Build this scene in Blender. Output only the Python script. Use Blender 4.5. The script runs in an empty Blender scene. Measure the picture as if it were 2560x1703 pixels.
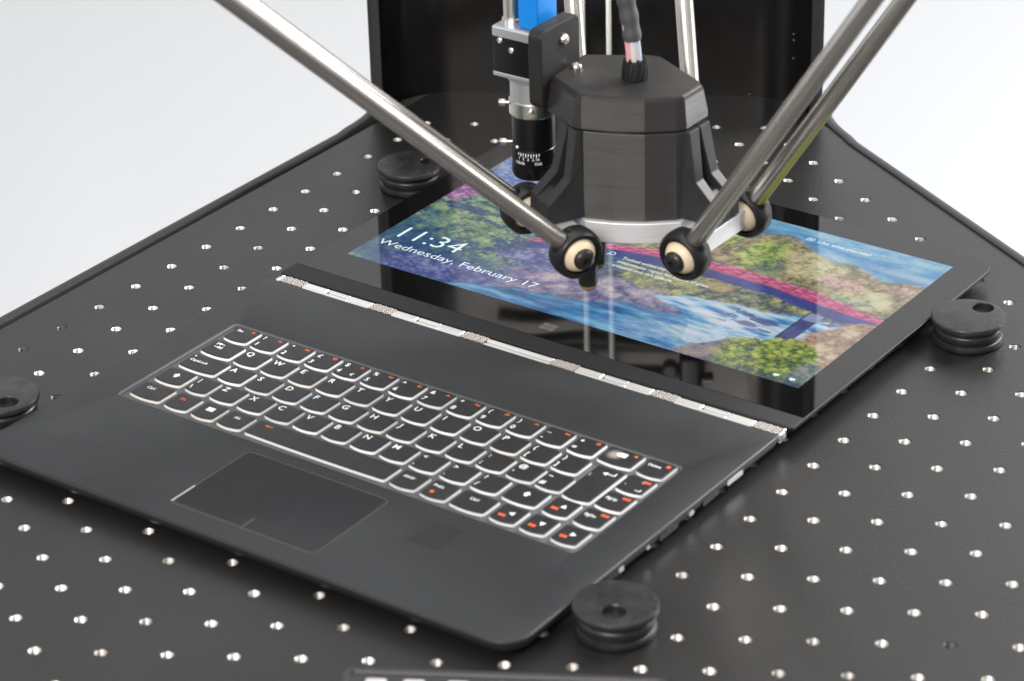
import bpy, bmesh, math, random
import numpy as np
from mathutils import Matrix, Vector

random.seed(7)
RNG = np.random.default_rng(11)
SC = bpy.context.scene
COL = SC.collection
MM = 0.001

# ------------------------------------------------------------------ camera
cam_data = bpy.data.cameras.new("camera")
cam = bpy.data.objects.new("camera", cam_data)
COL.objects.link(cam)
RIGHT = Vector((0.99549304, 0.09153587, -0.0247949))
DOWN = Vector((0.02026071, -0.46069945, -0.88732492))
FWD = Vector((-0.09264506, 0.88282342, -0.46047768))
rot = Matrix((RIGHT, -DOWN, -FWD)).transposed()
cam.matrix_world = Matrix.Translation(Vector((-15.86, -1246.51, 715.62)) * MM) @ rot.to_4x4()
cam_data.sensor_fit = 'HORIZONTAL'
cam_data.sensor_width = 36.0
cam_data.lens = 102.676
cam_data.clip_start = 0.02
cam_data.clip_end = 50.0
cam_data.dof.use_dof = True
cam_data.dof.focus_distance = 1.60
cam_data.dof.aperture_fstop = 12.5
SC.camera = cam

# ------------------------------------------------------------------ world, lights, exposure
world = bpy.data.worlds.new("World")
SC.world = world
world.use_nodes = True
bg = world.node_tree.nodes["Background"]
bg.inputs[0].default_value = (0.92, 0.96, 1.0, 1)
bg.inputs[1].default_value = 0.42


def area(name, loc, target, sx, sy, power, color=(1, 1, 1)):
    d = bpy.data.lights.new(name, 'AREA')
    d.shape = 'RECTANGLE'
    d.size, d.size_y, d.energy, d.color = sx, sy, power, color
    o = bpy.data.objects.new(name, d)
    COL.objects.link(o)
    o.location = loc
    v = Vector(target) - Vector(loc)
    o.rotation_euler = v.to_track_quat('-Z', 'Y').to_euler()
    return o


area("ceiling_softbox", (-0.2, 0.1, 2.3), (-0.1, 0.1, 0), 2.6, 1.6, 22, (1.0, 0.985, 0.96))
area("front_softbox", (-0.85, -2.3, 1.72), (-0.15, 0.4, 0.15), 1.7, 0.9, 72, (1.0, 0.92, 0.86))
area("right_softbox", (1.55, 1.25, 1.25), (0.0, 0.1, 0.0), 0.8, 1.0, 85, (1.0, 0.97, 0.95))
area("left_softbox", (-2.2, -0.3, 1.0), (-0.2, 0.3, 0.05), 0.9, 1.1, 6, (0.93, 0.97, 1.0))
area("backdrop_light", (1.7, 0.6, 0.0), (0.80, 1.8, -0.25), 0.6, 0.6, 15, (1.0, 0.985, 0.98))

spot_d = bpy.data.lights.new("column_fill_spot", 'SPOT')  # added off-frame spot that brightens the upper column and its belts
spot_d.energy, spot_d.spot_size, spot_d.spot_blend, spot_d.shadow_soft_size = 24, math.radians(34), 0.6, 0.03
spot_d.color = (1.0, 0.95, 0.88)
spot_o = bpy.data.objects.new("column_fill_spot", spot_d)
COL.objects.link(spot_o)
spot_o.location = (-0.10, 0.02, 0.62)
spot_o.rotation_euler = (Vector((-0.135, 0.46, 0.27)) - Vector((-0.10, 0.02, 0.62))).to_track_quat('-Z', 'Y').to_euler()

SC.view_settings.view_transform = 'Standard'
SC.view_settings.look = 'None'
SC.view_settings.exposure = 0.0
SC.view_settings.gamma = 1.0
SC.view_settings.use_curve_mapping = False
SC.render.engine = 'CYCLES'
SC.cycles.use_denoising = True
SC.cycles.max_bounces = 8
SC.cycles.glossy_bounces = 5
SC.cycles.diffuse_bounces = 4
SC.cycles.sample_clamp_indirect = 6.0
SC.cycles.caustics_reflective = False
SC.cycles.caustics_refractive = False


# ------------------------------------------------------------------ materials
def lin(c):
    return tuple((x / 12.92 if x <= 0.04045 else ((x + 0.055) / 1.055) ** 2.4) for x in c)


def srgb(r, g, b):
    return lin((r / 255, g / 255, b / 255)) + (1,)


class NT:
    def __init__(self, mat):
        mat.use_nodes = True
        self.t = mat.node_tree
        self.b = self.t.nodes["Principled BSDF"]

    def n(self, typ, **kw):
        x = self.t.nodes.new(typ)
        for k, v in kw.items():
            setattr(x, k, v)
        return x

    def l(self, a, b):
        self.t.links.new(a, b)


MATS = {}


def mat(name, color, rough=0.5, metal=0.0, spec=0.5, bump=None, vary=None, rvary=None, emis=None, coat=0.0,
        wave=None, aniso=0.0):
    """bump=(scale per metre, strength, distance m, detail); vary=(scale, amount, stretch);
    rvary=(scale, amount); wave=(scale, strength, direction)"""
    if name in MATS:
        return MATS[name]
    m = bpy.data.materials.new(name)
    N = NT(m)
    b = N.b
    col = tuple(color[:3]) + (1,)
    b.inputs['Base Color'].default_value = col
    b.inputs['Roughness'].default_value = rough
    b.inputs['Metallic'].default_value = metal
    b.inputs['Specular IOR Level'].default_value = spec
    if coat:
        b.inputs['Coat Weight'].default_value = coat
        b.inputs['Coat Roughness'].default_value = 0.08
    if aniso:
        tn = N.n('ShaderNodeTangent', direction_type='RADIAL', axis='Z')
        N.l(tn.outputs[0], b.inputs['Tangent'])
        b.inputs['Anisotropic'].default_value = aniso
        b.inputs['Anisotropic Rotation'].default_value = 0.25
    tc = N.n('ShaderNodeTexCoord')
    if vary:
        mp = N.n('ShaderNodeMapping')
        mp.inputs['Scale'].default_value = vary[2] if len(vary) > 2 else (1, 1, 1)
        N.l(tc.outputs['Object'], mp.inputs['Vector'])
        nz = N.n('ShaderNodeTexNoise')
        nz.inputs['Scale'].default_value = vary[0]
        nz.inputs['Detail'].default_value = 5
        N.l(mp.outputs[0], nz.inputs['Vector'])
        mr = N.n('ShaderNodeMapRange')
        mr.inputs['From Min'].default_value = 0.3
        mr.inputs['From Max'].default_value = 0.7
        mr.inputs['To Min'].default_value = 1 - vary[1]
        mr.inputs['To Max'].default_value = 1 + vary[1]
        N.l(nz.outputs[0], mr.inputs['Value'])
        mx = N.n('ShaderNodeVectorMath', operation='SCALE')
        mx.inputs[0].default_value = col[:3]
        N.l(mr.outputs[0], mx.inputs['Scale'])
        N.l(mx.outputs[0], b.inputs['Base Color'])
    if rvary:
        nz = N.n('ShaderNodeTexNoise')
        nz.inputs['Scale'].default_value = rvary[0]
        nz.inputs['Detail'].default_value = 6
        if len(rvary) > 2:
            mp = N.n('ShaderNodeMapping')
            mp.inputs['Scale'].default_value = rvary[2]
            N.l(tc.outputs['Object'], mp.inputs['Vector'])
            N.l(mp.outputs[0], nz.inputs['Vector'])
        else:
            N.l(tc.outputs['Object'], nz.inputs['Vector'])
        mr = N.n('ShaderNodeMapRange')
        mr.inputs['From Min'].default_value = 0.3
        mr.inputs['From Max'].default_value = 0.7
        mr.inputs['To Min'].default_value = max(0.02, rough - rvary[1])
        mr.inputs['To Max'].default_value = min(1, rough + rvary[1])
        N.l(nz.outputs[0], mr.inputs['Value'])
        N.l(mr.outputs[0], b.inputs['Roughness'])
    prev = None
    if wave:
        wv = N.n('ShaderNodeTexWave', bands_direction=wave[2])
        wv.inputs['Scale'].default_value = wave[0]
        wv.inputs['Distortion'].default_value = wave[4] if len(wave) > 4 else 0.0
        wv.inputs['Detail'].default_value = 2
        N.l(tc.outputs['Object'], wv.inputs['Vector'])
        bp = N.n('ShaderNodeBump')
        bp.inputs['Strength'].default_value = wave[1]
        bp.inputs['Distance'].default_value = wave[3]
        N.l(wv.outputs[1], bp.inputs['Height'])
        N.l(bp.outputs[0], b.inputs['Normal'])
        prev = bp
    if bump:
        nz = N.n('ShaderNodeTexNoise')
        nz.inputs['Scale'].default_value = bump[0]
        nz.inputs['Detail'].default_value = bump[3] if len(bump) > 3 else 2
        N.l(tc.outputs['Object'], nz.inputs['Vector'])
        bp = N.n('ShaderNodeBump')
        bp.inputs['Strength'].default_value = bump[1]
        bp.inputs['Distance'].default_value = bump[2]
        N.l(nz.outputs[0], bp.inputs['Height'])
        if prev:
            N.l(prev.outputs[0], bp.inputs['Normal'])
        N.l(bp.outputs[0], b.inputs['Normal'])
    if emis:
        b.inputs['Emission Color'].default_value = tuple(emis[0][:3]) + (1,)
        b.inputs['Emission Strength'].default_value = emis[1]
    MATS[name] = m
    return m


M_COAT = mat('powder_coat', (0.016, 0.0157, 0.0155), 0.36, spec=0.58, bump=(520, 0.5, 0.00030, 3), vary=(14, 0.12), rvary=(9, 0.05))
M_COLUMN = mat('column_coat', (0.007, 0.0065, 0.006), 0.20, spec=0.62, bump=(700, 0.40, 0.00012, 2), rvary=(40, 0.05))
M_TRIM = mat('trim_coat', (0.026, 0.026, 0.027), 0.45, bump=(500, 0.2, 0.0005))
M_GAP = mat('dark_gap', (0.004, 0.004, 0.004), 0.8)
M_STEEL = mat('insert_steel', (0.82, 0.79, 0.76), 0.42, 0.92)
M_WALL = mat('backdrop_paint', (0.580, 0.596, 0.614), 0.9, spec=0.1)
M_DECK = mat('deck_rubber', (0.0235, 0.0255, 0.0275), 0.50, spec=0.45, bump=(2600, 0.2, 0.0001, 1), vary=(16, 0.14), rvary=(14, 0.10))


def add_weave(m, period_mm, amount):
    """fine crossed weave in the rubber coating"""
    N = NT(m)
    old = N.b.inputs['Base Color'].links[0].from_socket
    tc = N.n('ShaderNodeTexCoord')
    sp = N.n('ShaderNodeSeparateXYZ')
    N.l(tc.outputs['Object'], sp.inputs[0])
    k = 2 * math.pi / (period_mm * 0.001)
    outs = []
    for sgn in (1, -1):
        ad = N.n('ShaderNodeMath', operation='MULTIPLY_ADD')
        N.l(sp.outputs[1], ad.inputs[0])
        ad.inputs[1].default_value = sgn * 0.62
        N.l(sp.outputs[0], ad.inputs[2])
        mu = N.n('ShaderNodeMath', operation='MULTIPLY')
        N.l(ad.outputs[0], mu.inputs[0])
        mu.inputs[1].default_value = k
        sn = N.n('ShaderNodeMath', operation='SINE')
        N.l(mu.outputs[0], sn.inputs[0])
        outs.append(sn.outputs[0])
    pr = N.n('ShaderNodeMath', operation='MULTIPLY')
    N.l(outs[0], pr.inputs[0])
    N.l(outs[1], pr.inputs[1])
    mr = N.n('ShaderNodeMapRange')
    mr.inputs['From Min'].default_value = -1
    mr.inputs['To Min'].default_value = 1 - amount
    mr.inputs['To Max'].default_value = 1 + amount
    N.l(pr.outputs[0], mr.inputs['Value'])
    mx = N.n('ShaderNodeVectorMath', operation='SCALE')
    N.l(old, mx.inputs[0])
    N.l(mr.outputs[0], mx.inputs['Scale'])
    N.l(mx.outputs[0], N.b.inputs['Base Color'])
    bp = N.n('ShaderNodeBump')
    bp.inputs['Strength'].default_value = 0.5
    bp.inputs['Distance'].default_value = 0.00009
    N.l(pr.outputs[0], bp.inputs['Height'])
    N.l(N.b.inputs['Normal'].links[0].from_socket, bp.inputs['Normal'])
    N.l(bp.outputs[0], N.b.inputs['Normal'])


add_weave(M_DECK, 3.2, 0.5)
M_SIDE = mat('laptop_side', (0.022, 0.022, 0.023), 0.42)
M_WELL = mat('key_well', (0.10, 0.10, 0.105), 0.55)
M_KEY = mat('key_cap', (0.017, 0.017, 0.018), 0.42, rvary=(120, 0.08))
M_KEYGLOW = mat('key_glow', (0.78, 0.80, 0.81), 0.5, emis=((0.95, 0.98, 1.0), 0.13))
GLOWS = [M_KEYGLOW, mat('key_glow_bright', (0.82, 0.84, 0.85), 0.5, emis=((0.96, 0.98, 1.0), 0.20)),
         mat('key_glow_dim', (0.70, 0.72, 0.73), 0.5, emis=((0.95, 0.98, 1.0), 0.08)),
         mat('key_glow_stained', (0.80, 0.77, 0.71), 0.5, emis=((1.0, 0.96, 0.9), 0.11))]
M_LEGEND = mat('legend_white', (0.8, 0.84, 0.86), 0.5, emis=((0.9, 0.97, 1.0), 0.30))
M_ORANGE = mat('legend_orange', (0.75, 0.12, 0.03), 0.5, emis=((1.0, 0.17, 0.03), 0.16))
M_PAD = mat('trackpad', (0.013, 0.013, 0.0155), 0.47, spec=0.36, vary=(30, 0.06), rvary=(40, 0.06))
M_PADRIM = mat('trackpad_rim', (0.075, 0.075, 0.08), 0.45)
M_GLASS = mat('bezel_glass', (0.004, 0.004, 0.004), 0.035, spec=0.62, rvary=(30, 0.012))
M_CHIN = mat('chin_plastic', (0.011, 0.011, 0.0125), 0.46, spec=0.35, bump=(1500, 0.1, 0.0002))
M_HINGE = mat('hinge_metal', (0.80, 0.79, 0.775), 0.40, 0.6)
M_BRAID = mat('hinge_braid', (0.46, 0.43, 0.40), 0.45, 0.8)
M_PUCK = mat('printed_black', (0.020, 0.020, 0.020), 0.36, bump=(300, 0.35, 0.0005, 4), vary=(160, 0.28, (1, 0.3, 1)), rvary=(90, 0.16))
M_PRINT = mat('printed_shell', (0.034, 0.032, 0.0315), 0.42, spec=0.75, vary=(260, 0.16, (0.3, 0.3, 9)), rvary=(30, 0.08, (1, 1, 16)), aniso=0.95)
M_WING = mat('printed_wing', (0.022, 0.0245, 0.0245), 0.52, rvary=(60, 0.06))
M_LID = mat('printed_lid', (0.020, 0.0195, 0.019), 0.50, spec=0.34, bump=(900, 0.12, 0.0003), rvary=(50, 0.08))
M_ALU = mat('plate_aluminium', (0.93, 0.94, 0.96), 0.42, 0.45, vary=(30, 0.06, (1, 1, 40)))
M_ROD = mat('rod_steel', (0.82, 0.77, 0.71), 0.27, 0.92, vary=(18, 0.05, (3, 3, 1)))
M_HOUSING = mat('joint_black', (0.012, 0.012, 0.012), 0.40, rvary=(120, 0.08))
M_BALL = mat('bearing_cream', (0.88, 0.72, 0.51), 0.42)
M_SCREW = mat('black_screw', (0.020, 0.019, 0.019), 0.33)
M_BRIGHT = mat('bright_screw', (0.80, 0.76, 0.70), 0.25, 1.0)
M_TIP = mat('stylus_black', (0.018, 0.022, 0.019), 0.5)
M_TIPEND = mat('stylus_tip', (0.36, 0.26, 0.13), 0.6)
M_CAMSILVER = mat('camera_silver', (0.70, 0.71, 0.73), 0.36, 0.85)
M_CAMBLACK = mat('camera_black', (0.004, 0.004, 0.004), 0.25)
M_LENSBLACK = mat('lens_black', (0.006, 0.006, 0.006), 0.28)
M_LENSGREY = mat('lens_grey', (0.56, 0.58, 0.57), 0.38, 0.7)
M_BLUE = mat('usb_blue', (0.004, 0.25, 0.80), 0.38)
M_SLEEVE = mat('cable_sleeve', (0.075, 0.075, 0.078), 0.5, wave=(260, 0.3, 'Z', 0.0004))
M_BRAIDBLK = mat('cable_braid', (0.010, 0.010, 0.010), 0.6)
M_PINK = mat('wire_pink', (0.78, 0.40, 0.42), 0.45)
M_WIREBLUE = mat('wire_pale_blue', (0.56, 0.62, 0.74), 0.45)
M_WIREWHITE = mat('wire_white', (0.72, 0.68, 0.66), 0.5)
M_BELT = mat('belt_white', (0.86, 0.88, 0.82), 0.6)
M_PAD_CASE = mat('keypad_case', (0.035, 0.036, 0.038), 0.38)
M_PALEKEY = mat('keypad_pale_key', (0.55, 0.54, 0.58), 0.45)
M_STICKER = mat('sticker', (0.018, 0.019, 0.0185), 0.44, spec=0.4)
M_MARK = mat('bezel_mark', (0.10, 0.09, 0.085), 0.25)


def rod_yellow(side):
    m = M_ROD.copy()
    m.name = 'rod_steel_yellow'
    N = NT(m)
    b = N.b
    tc = N.n('ShaderNodeTexCoord')
    sp = N.n('ShaderNodeSeparateXYZ')
    N.l(tc.outputs['Object'], sp.inputs[0])
    nz = N.n('ShaderNodeTexNoise')
    nz.inputs['Scale'].default_value = 120
    nz.inputs['Detail'].default_value = 6
    N.l(tc.outputs['Object'], nz.inputs['Vector'])
    # z runs along the rod: paint from 14 mm to ~105 mm, on the lower/outer side (negative y of the rod)
    a = N.n('ShaderNodeMapRange')
    a.inputs['From Min'].default_value = 0.135
    a.inputs['From Max'].default_value = 0.055
    N.l(sp.outputs[2], a.inputs['Value'])
    dt = N.n('ShaderNodeVectorMath', operation='DOT_PRODUCT')
    dt.inputs[1].default_value = side
    N.l(tc.outputs['Object'], dt.inputs[0])
    c = N.n('ShaderNodeMapRange')
    c.inputs['From Min'].default_value = 0.0008
    c.inputs['From Max'].default_value = 0.0036
    N.l(dt.outputs['Value'], c.inputs['Value'])
    mu = N.n('ShaderNodeMath', operation='MULTIPLY')
    N.l(a.outputs[0], mu.inputs[0])
    N.l(c.outputs[0], mu.inputs[1])
    ad = N.n('ShaderNodeMath', operation='ADD')
    N.l(mu.outputs[0], ad.inputs[0])
    N.l(nz.outputs[0], ad.inputs[1])
    th = N.n('ShaderNodeMapRange')
    th.inputs['From Min'].default_value = 0.98
    th.inputs['From Max'].default_value = 1.08
    N.l(ad.outputs[0], th.inputs['Value'])
    old = b.inputs['Base Color'].links[0].from_socket
    mx = N.n('ShaderNodeMix', data_type='RGBA')
    N.l(th.outputs[0], mx.inputs['Factor'])
    N.l(old, mx.inputs[6])
    mx.inputs[7].default_value = (0.50, 0.55, 0.06, 1)
    N.l(mx.outputs[2], b.inputs['Base Color'])
    iv = N.n('ShaderNodeMath', operation='SUBTRACT')
    iv.inputs[0].default_value = 1.0
    N.l(th.outputs[0], iv.inputs[1])
    N.l(iv.outputs[0], b.inputs['Metallic'])
    return m


# ------------------------------------------------------------------ mesh helpers (all input in millimetres)
class MB:
    def __init__(self):
        self.v, self.f, self.m = [], [], []

    def add(self, verts, faces, mi=0, M=None):
        o = len(self.v)
        for p in verts:
            p = Vector(p)
            if M is not None:
                p = M @ p
            self.v.append((p.x, p.y, p.z))
        for f in faces:
            self.f.append([i + o for i in f])
            self.m.append(mi)
        return self

    def loft(self, loops, cap0=True, cap1=True, mi=0, M=None, mis=None):
        n = len(loops[0])
        vs = [p for L in loops for p in L]
        o = len(self.v)
        fs, ms = [], []
        for k in range(len(loops) - 1):
            for i in range(n):
                j = (i + 1) % n
                fs.append([k * n + i, k * n + j, (k + 1) * n + j, (k + 1) * n + i])
                ms.append(mis[k] if mis else mi)
        if cap0:
            fs.append(list(range(n))[::-1])
            ms.append(mis[0] if mis else mi)
        if cap1:
            fs.append([(len(loops) - 1) * n + i for i in range(n)])
            ms.append(mis[-1] if mis else mi)
        self.add(vs, fs, 0, M)
        self.m[-len(fs):] = ms
        return self

    def prism(self, poly, z0, z1, mi=0, M=None):
        return self.loft([[(x, y, z0) for x, y in poly], [(x, y, z1) for x, y in poly]], mi=mi, M=M)

    def box(self, x0, y0, z0, x1, y1, z1, mi=0, M=None):
        return self.prism([(x0, y0), (x1, y0), (x1, y1), (x0, y1)], z0, z1, mi, M)

    def lathe(self, prof, seg=32, mi=0, M=None, cap0=True, cap1=True, mis=None):
        loops = [[(r * math.cos(2 * math.pi * i / seg), r * math.sin(2 * math.pi * i / seg), z) for i in range(seg)]
                 for r, z in prof]
        return self.loft(loops, cap0, cap1, mi, M, mis)

    def tube(self, path, r, seg=16, mi=0, cap=True):
        P = [Vector(p) for p in path]
        rs = r if isinstance(r, (list, tuple)) else [r] * len(P)
        loops = []
        up = Vector((0.31, 0.87, 0.39)).normalized()
        for i, p in enumerate(P):
            t = (P[min(i + 1, len(P) - 1)] - P[max(i - 1, 0)]).normalized()
            a = up - t * up.dot(t)
            a.normalize()
            up = a
            b = t.cross(a)
            loops.append([tuple(p + a * rs[i] * math.cos(2 * math.pi * k / seg) + b * rs[i] * math.sin(2 * math.pi * k / seg))
                          for k in range(seg)])
        return self.loft(loops, cap, cap, mi)

    def sphere(self, c, r, mi=0, u=10, v=7, sc=(1, 1, 1)):
        prof = [(max(1e-4, math.sin(math.pi * k / v)) * r, -math.cos(math.pi * k / v) * r) for k in range(v + 1)]
        M = Matrix.Translation(Vector(c)) @ Matrix.Diagonal((*sc, 1))
        return self.lathe(prof, u, mi, M)

    def build(self, name, mats, parent=None, loc=(0, 0, 0), rotz=0.0, smooth=35, matrix=None, bevel=None):
        me = self.mesh(name, mats, smooth)
        return obj(name, me, parent, loc, rotz, matrix, bevel)

    def mesh(self, name, mats, smooth=35):
        me = bpy.data.meshes.new(name)
        me.from_pydata([(x * MM, y * MM, z * MM) for x, y, z in self.v], [], self.f)
        if not isinstance(mats, (list, tuple)):
            mats = [mats]
        for m in mats:
            me.materials.append(m)
        me.polygons.foreach_set('material_index', self.m)
        bm = bmesh.new()
        bm.from_mesh(me)
        bmesh.ops.recalc_face_normals(bm, faces=bm.faces)
        bm.to_mesh(me)
        bm.free()
        if smooth:
            me.polygons.foreach_set('use_smooth', [True] * len(me.polygons))
            me.set_sharp_from_angle(angle=math.radians(smooth))
        me.update()
        return me


def obj(name, me, parent=None, loc=(0, 0, 0), rotz=0.0, matrix=None, bevel=None):
    o = bpy.data.objects.new(name, me)
    COL.objects.link(o)
    if matrix is not None:
        o.matrix_local = matrix
    else:
        o.location = Vector(loc) * MM
        o.rotation_euler = (0, 0, rotz)
    if parent is not None:
        o.parent = parent
    if bevel:
        b = o.modifiers.new('bevel', 'BEVEL')
        b.width = bevel * MM
        b.segments = 2
        b.limit_method = 'ANGLE'
        b.angle_limit = math.radians(35)
        b.harden_normals = False
    return o


def thing(name, label, cat, loc=(0, 0, 0), rotz=0.0, group=None, kind=None, matrix=None):
    o = bpy.data.objects.new(name, None)
    COL.objects.link(o)
    o.empty_display_size = 0.02
    if matrix is not None:
        o.matrix_local = matrix
    else:
        o.location = Vector(loc) * MM
        o.rotation_euler = (0, 0, rotz)
    tag(o, label, cat, group, kind)
    return o


def tag(o, label=None, cat=None, group=None, kind=None):
    if label:
        o['label'] = label
    if cat:
        o['category'] = cat
    if group:
        o['group'] = group
    if kind:
        o['kind'] = kind


def rrect(x0, y0, x1, y1, r, n=6, inset=0.0):
    x0 += inset; y0 += inset; x1 -= inset; y1 -= inset
    r = max(0.02, r - inset)
    out = []
    for cx, cy, a0 in ((x1 - r, y0 + r, -90), (x1 - r, y1 - r, 0), (x0 + r, y1 - r, 90), (x0 + r, y0 + r, 180)):
        for k in range(n + 1):
            a = math.radians(a0 + 90 * k / n)
            out.append((cx + r * math.cos(a), cy + r * math.sin(a)))
    return out


def at_z(poly, z):
    return [(x, y, z) for x, y in poly]


def dirv(a):
    return Vector((math.cos(math.radians(a)), math.sin(math.radians(a)), 0))


_tmp_curve = None


def text_geo(s, size, align='LEFT', thin=0.0):
    """verts (mm, baseline at 0) and faces of a text string"""
    cu = bpy.data.curves.new('tmp_text', 'FONT')
    cu.body = s
    cu.size = size * MM
    cu.align_x = align
    cu.offset = thin * MM
    cu.resolution_u = 3
    o = bpy.data.objects.new('tmp_text', cu)
    COL.objects.link(o)
    me = bpy.data.meshes.new_from_object(o)
    vs = [(v.co.x / MM, v.co.y / MM, 0.0) for v in me.vertices]
    fs = [list(p.vertices) for p in me.polygons]
    bpy.data.objects.remove(o)
    bpy.data.curves.remove(cu)
    bpy.data.meshes.remove(me)
    return vs, fs


# ================================================================== THE SETTING
# ---- white studio backdrop: a wall that curves into the floor
mb = MB()
prof = [(-4200, -900), (1150, -900)]
for k in range(1, 11):
    a = math.radians(-90 + 9 * k)
    prof.append((1150 + 650 * math.cos(a), -250 + 650 * math.sin(a)))
prof += [(1800, 3200)]
vs, fs = [], []
for (y, z) in prof:
    vs += [(-5000, y, z), (5000, y, z)]
for k in range(len(prof) - 1):
    fs.append([2 * k, 2 * k + 1, 2 * k + 3, 2 * k + 2])
mb.add(vs, fs)
o = mb.build('backdrop', M_WALL, smooth=60)
tag(o, 'plain white studio backdrop behind the machine', None, None, 'structure')

# ---- base plate with a triangular grid of threaded holes
S = 30.0
HY = S * math.sqrt(3) / 2
table = thing('table_top', 'black powder coated base plate with triangular grid of threaded holes', 'base plate',
              kind='structure')
AX = -135.5          # symmetry axis of the machine
LA = np.radians(-30.2)
LO = np.array([-293.1, 174.0])
EU = np.array([math.cos(LA), math.sin(LA)])
EV = np.array([math.sin(LA), -math.cos(LA)])


def lap_local(x, y):
    d = np.array([x, y]) - LO
    return float(d @ EU), float(d @ EV)


def dist_left(x, y):
    return (x + 307.1) * 0.866 - (y - 352.5) * 0.5


def dist_right(x, y):
    return (32.8 - x) * 0.866 + (374.3 - y) * 0.5


def hole_here(x, y):
    if y > 420 or y < -330:
        return False
    if dist_left(x, y) < 20 or dist_right(x, y) < 20:
        return False
    u, v = lap_local(x, y)
    if -1.5 < u < 314 and -222 < v < 224:
        return False
    if abs(x + 315) < 9 and abs(y + 207.8) < 9:     # one blank spot the photo shows at the lower left
        return False
    if -196 < x < -70 and y < -222:
        return False
    # what the frame can show
    p = Vector((x, y, 0)) - Vector((-15.86, -1246.51, 715.62))
    d = p.dot(FWD)
    px, py = 1280 + 7301.4 * p.dot(RIGHT) / d, 851.5 + 7301.4 * p.dot(DOWN) / d
    return -170 < px < 2730 and -60 < py < 1860


HOLES = []
bm = bmesh.new()
NSEG = 24
HR = 2.85
R6 = S / math.sqrt(3)
for j in range(-19, 18):
    for i in range(-24, 24):
        x, y = S * (i - 0.5 * j), -HY * j
        if dist_left(x, y) < -40 or dist_right(x, y) < -40 or not (-470 < y < 520):
            continue
        hexv = []
        for k in range(6):
            a = math.radians(30 + 60 * k)
            hexv.append((x + R6 * math.cos(a), y + R6 * math.sin(a)))
        if hole_here(x, y):
            HOLES.append((x, y))
            ring_o, ring_i, ring_c, ring_d = [], [], [], []
            for k in range(NSEG):
                a = 2 * math.pi * k / NSEG + math.radians(30)
                h, f = divmod(k, NSEG // 6)
                f /= NSEG // 6
                A, B = hexv[h % 6], hexv[(h + 1) % 6]
                ring_o.append(bm.verts.new(((A[0] + (B[0] - A[0]) * f) * MM, (A[1] + (B[1] - A[1]) * f) * MM, 0)))
                c, s_ = math.cos(a), math.sin(a)
                ring_i.append(bm.verts.new(((x + (HR + .35) * c) * MM, (y + (HR + .35) * s_) * MM, 0)))
                ring_c.append(bm.verts.new(((x + HR * c) * MM, (y + HR * s_) * MM, -0.3 * MM)))
                ring_d.append(bm.verts.new(((x + HR * c) * MM, (y + HR * s_) * MM, -9 * MM)))
            for k in range(NSEG):
                q = (k + 1) % NSEG
                for A, B in ((ring_o, ring_i), (ring_i, ring_c), (ring_c, ring_d)):
                    bm.faces.new((A[k], A[q], B[q], B[k]))
        else:
            bm.faces.new([bm.verts.new((p[0] * MM, p[1] * MM, 0)) for p in hexv])
bmesh.ops.remove_doubles(bm, verts=bm.verts, dist=0.00002)
EDGE_IN = 0.0
for n_, p_ in ((Vector((-0.866, 0.5, 0)), Vector((-307.1, 352.5, 0)) * MM),
               (Vector((0.866, 0.5, 0)), Vector((32.8, 374.3, 0)) * MM),
               (Vector((0, -1, 0)), Vector((0, -420, 0)) * MM),
               (Vector((0, 1, 0)), Vector((0, 476, 0)) * MM)):
    bmesh.ops.bisect_plane(bm, geom=bm.verts[:] + bm.edges[:] + bm.faces[:], plane_co=p_, plane_no=n_, clear_outer=True)
bmesh.ops.recalc_face_normals(bm, faces=bm.faces)
top = [f for f in bm.faces if abs(f.normal.z) > 0.9]
if sum(f.normal.z for f in top) < 0:
    bmesh.ops.reverse_faces(bm, faces=bm.faces)
me = bpy.data.meshes.new('plate')
bm.to_mesh(me)
bm.free()
me.materials.append(M_COAT)
obj('plate', me, table)

# threaded inserts: one ridged steel sleeve, shared by every hole
mb = MB()
prof = []
z = -0.25
while z > -8.0:
    prof += [(2.80, z), (2.36, z - 0.5)]
    z -= 1.0
mb.lathe(prof, 14, cap0=False, cap1=False)
mb.lathe([(2.8, -8.0), (0.01, -8.0)], 14, cap0=False, cap1=True, mi=1)
ins = mb.mesh('thread_insert', [M_STEEL, M_GAP], smooth=0)
ins_variants = [ins]
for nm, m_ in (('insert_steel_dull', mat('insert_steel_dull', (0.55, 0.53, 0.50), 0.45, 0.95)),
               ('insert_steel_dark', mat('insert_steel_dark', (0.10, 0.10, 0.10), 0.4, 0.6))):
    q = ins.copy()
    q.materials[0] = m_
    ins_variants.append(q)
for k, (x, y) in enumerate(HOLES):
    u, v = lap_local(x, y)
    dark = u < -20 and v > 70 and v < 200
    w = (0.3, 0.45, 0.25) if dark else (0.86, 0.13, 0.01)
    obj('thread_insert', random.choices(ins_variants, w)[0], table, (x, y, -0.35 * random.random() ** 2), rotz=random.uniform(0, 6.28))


def sweep_plan(path, section, name, m, parent, smooth=40):
    """sweep a closed (n, z) section along a plan path; n is to the left of travel"""
    P = [Vector((x, y)) for x, y in path]
    loops = []
    for i, p in enumerate(P):
        t = (P[min(i + 1, len(P) - 1)] - P[max(i - 1, 0)]).normalized()
        n = Vector((-t.y, t.x))
        loops.append([(p.x + n.x * a, p.y + n.y * a, z) for a, z in section])
    mb = MB()
    mb.loft(loops)
    return mb.build(name, m, parent, smooth=smooth)


def left_line(y, off=0.0):
    return (-307.1 + (y - 352.5) / 1.732 - off * 1.1547, y)


trim_sec = [(0.0, -26), (0.0, -0.2), (0.6, 1.0), (2.4, 1.7), (5.6, 1.3), (7.4, -0.2), (8.0, -2.4), (8.0, -26)]


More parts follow.
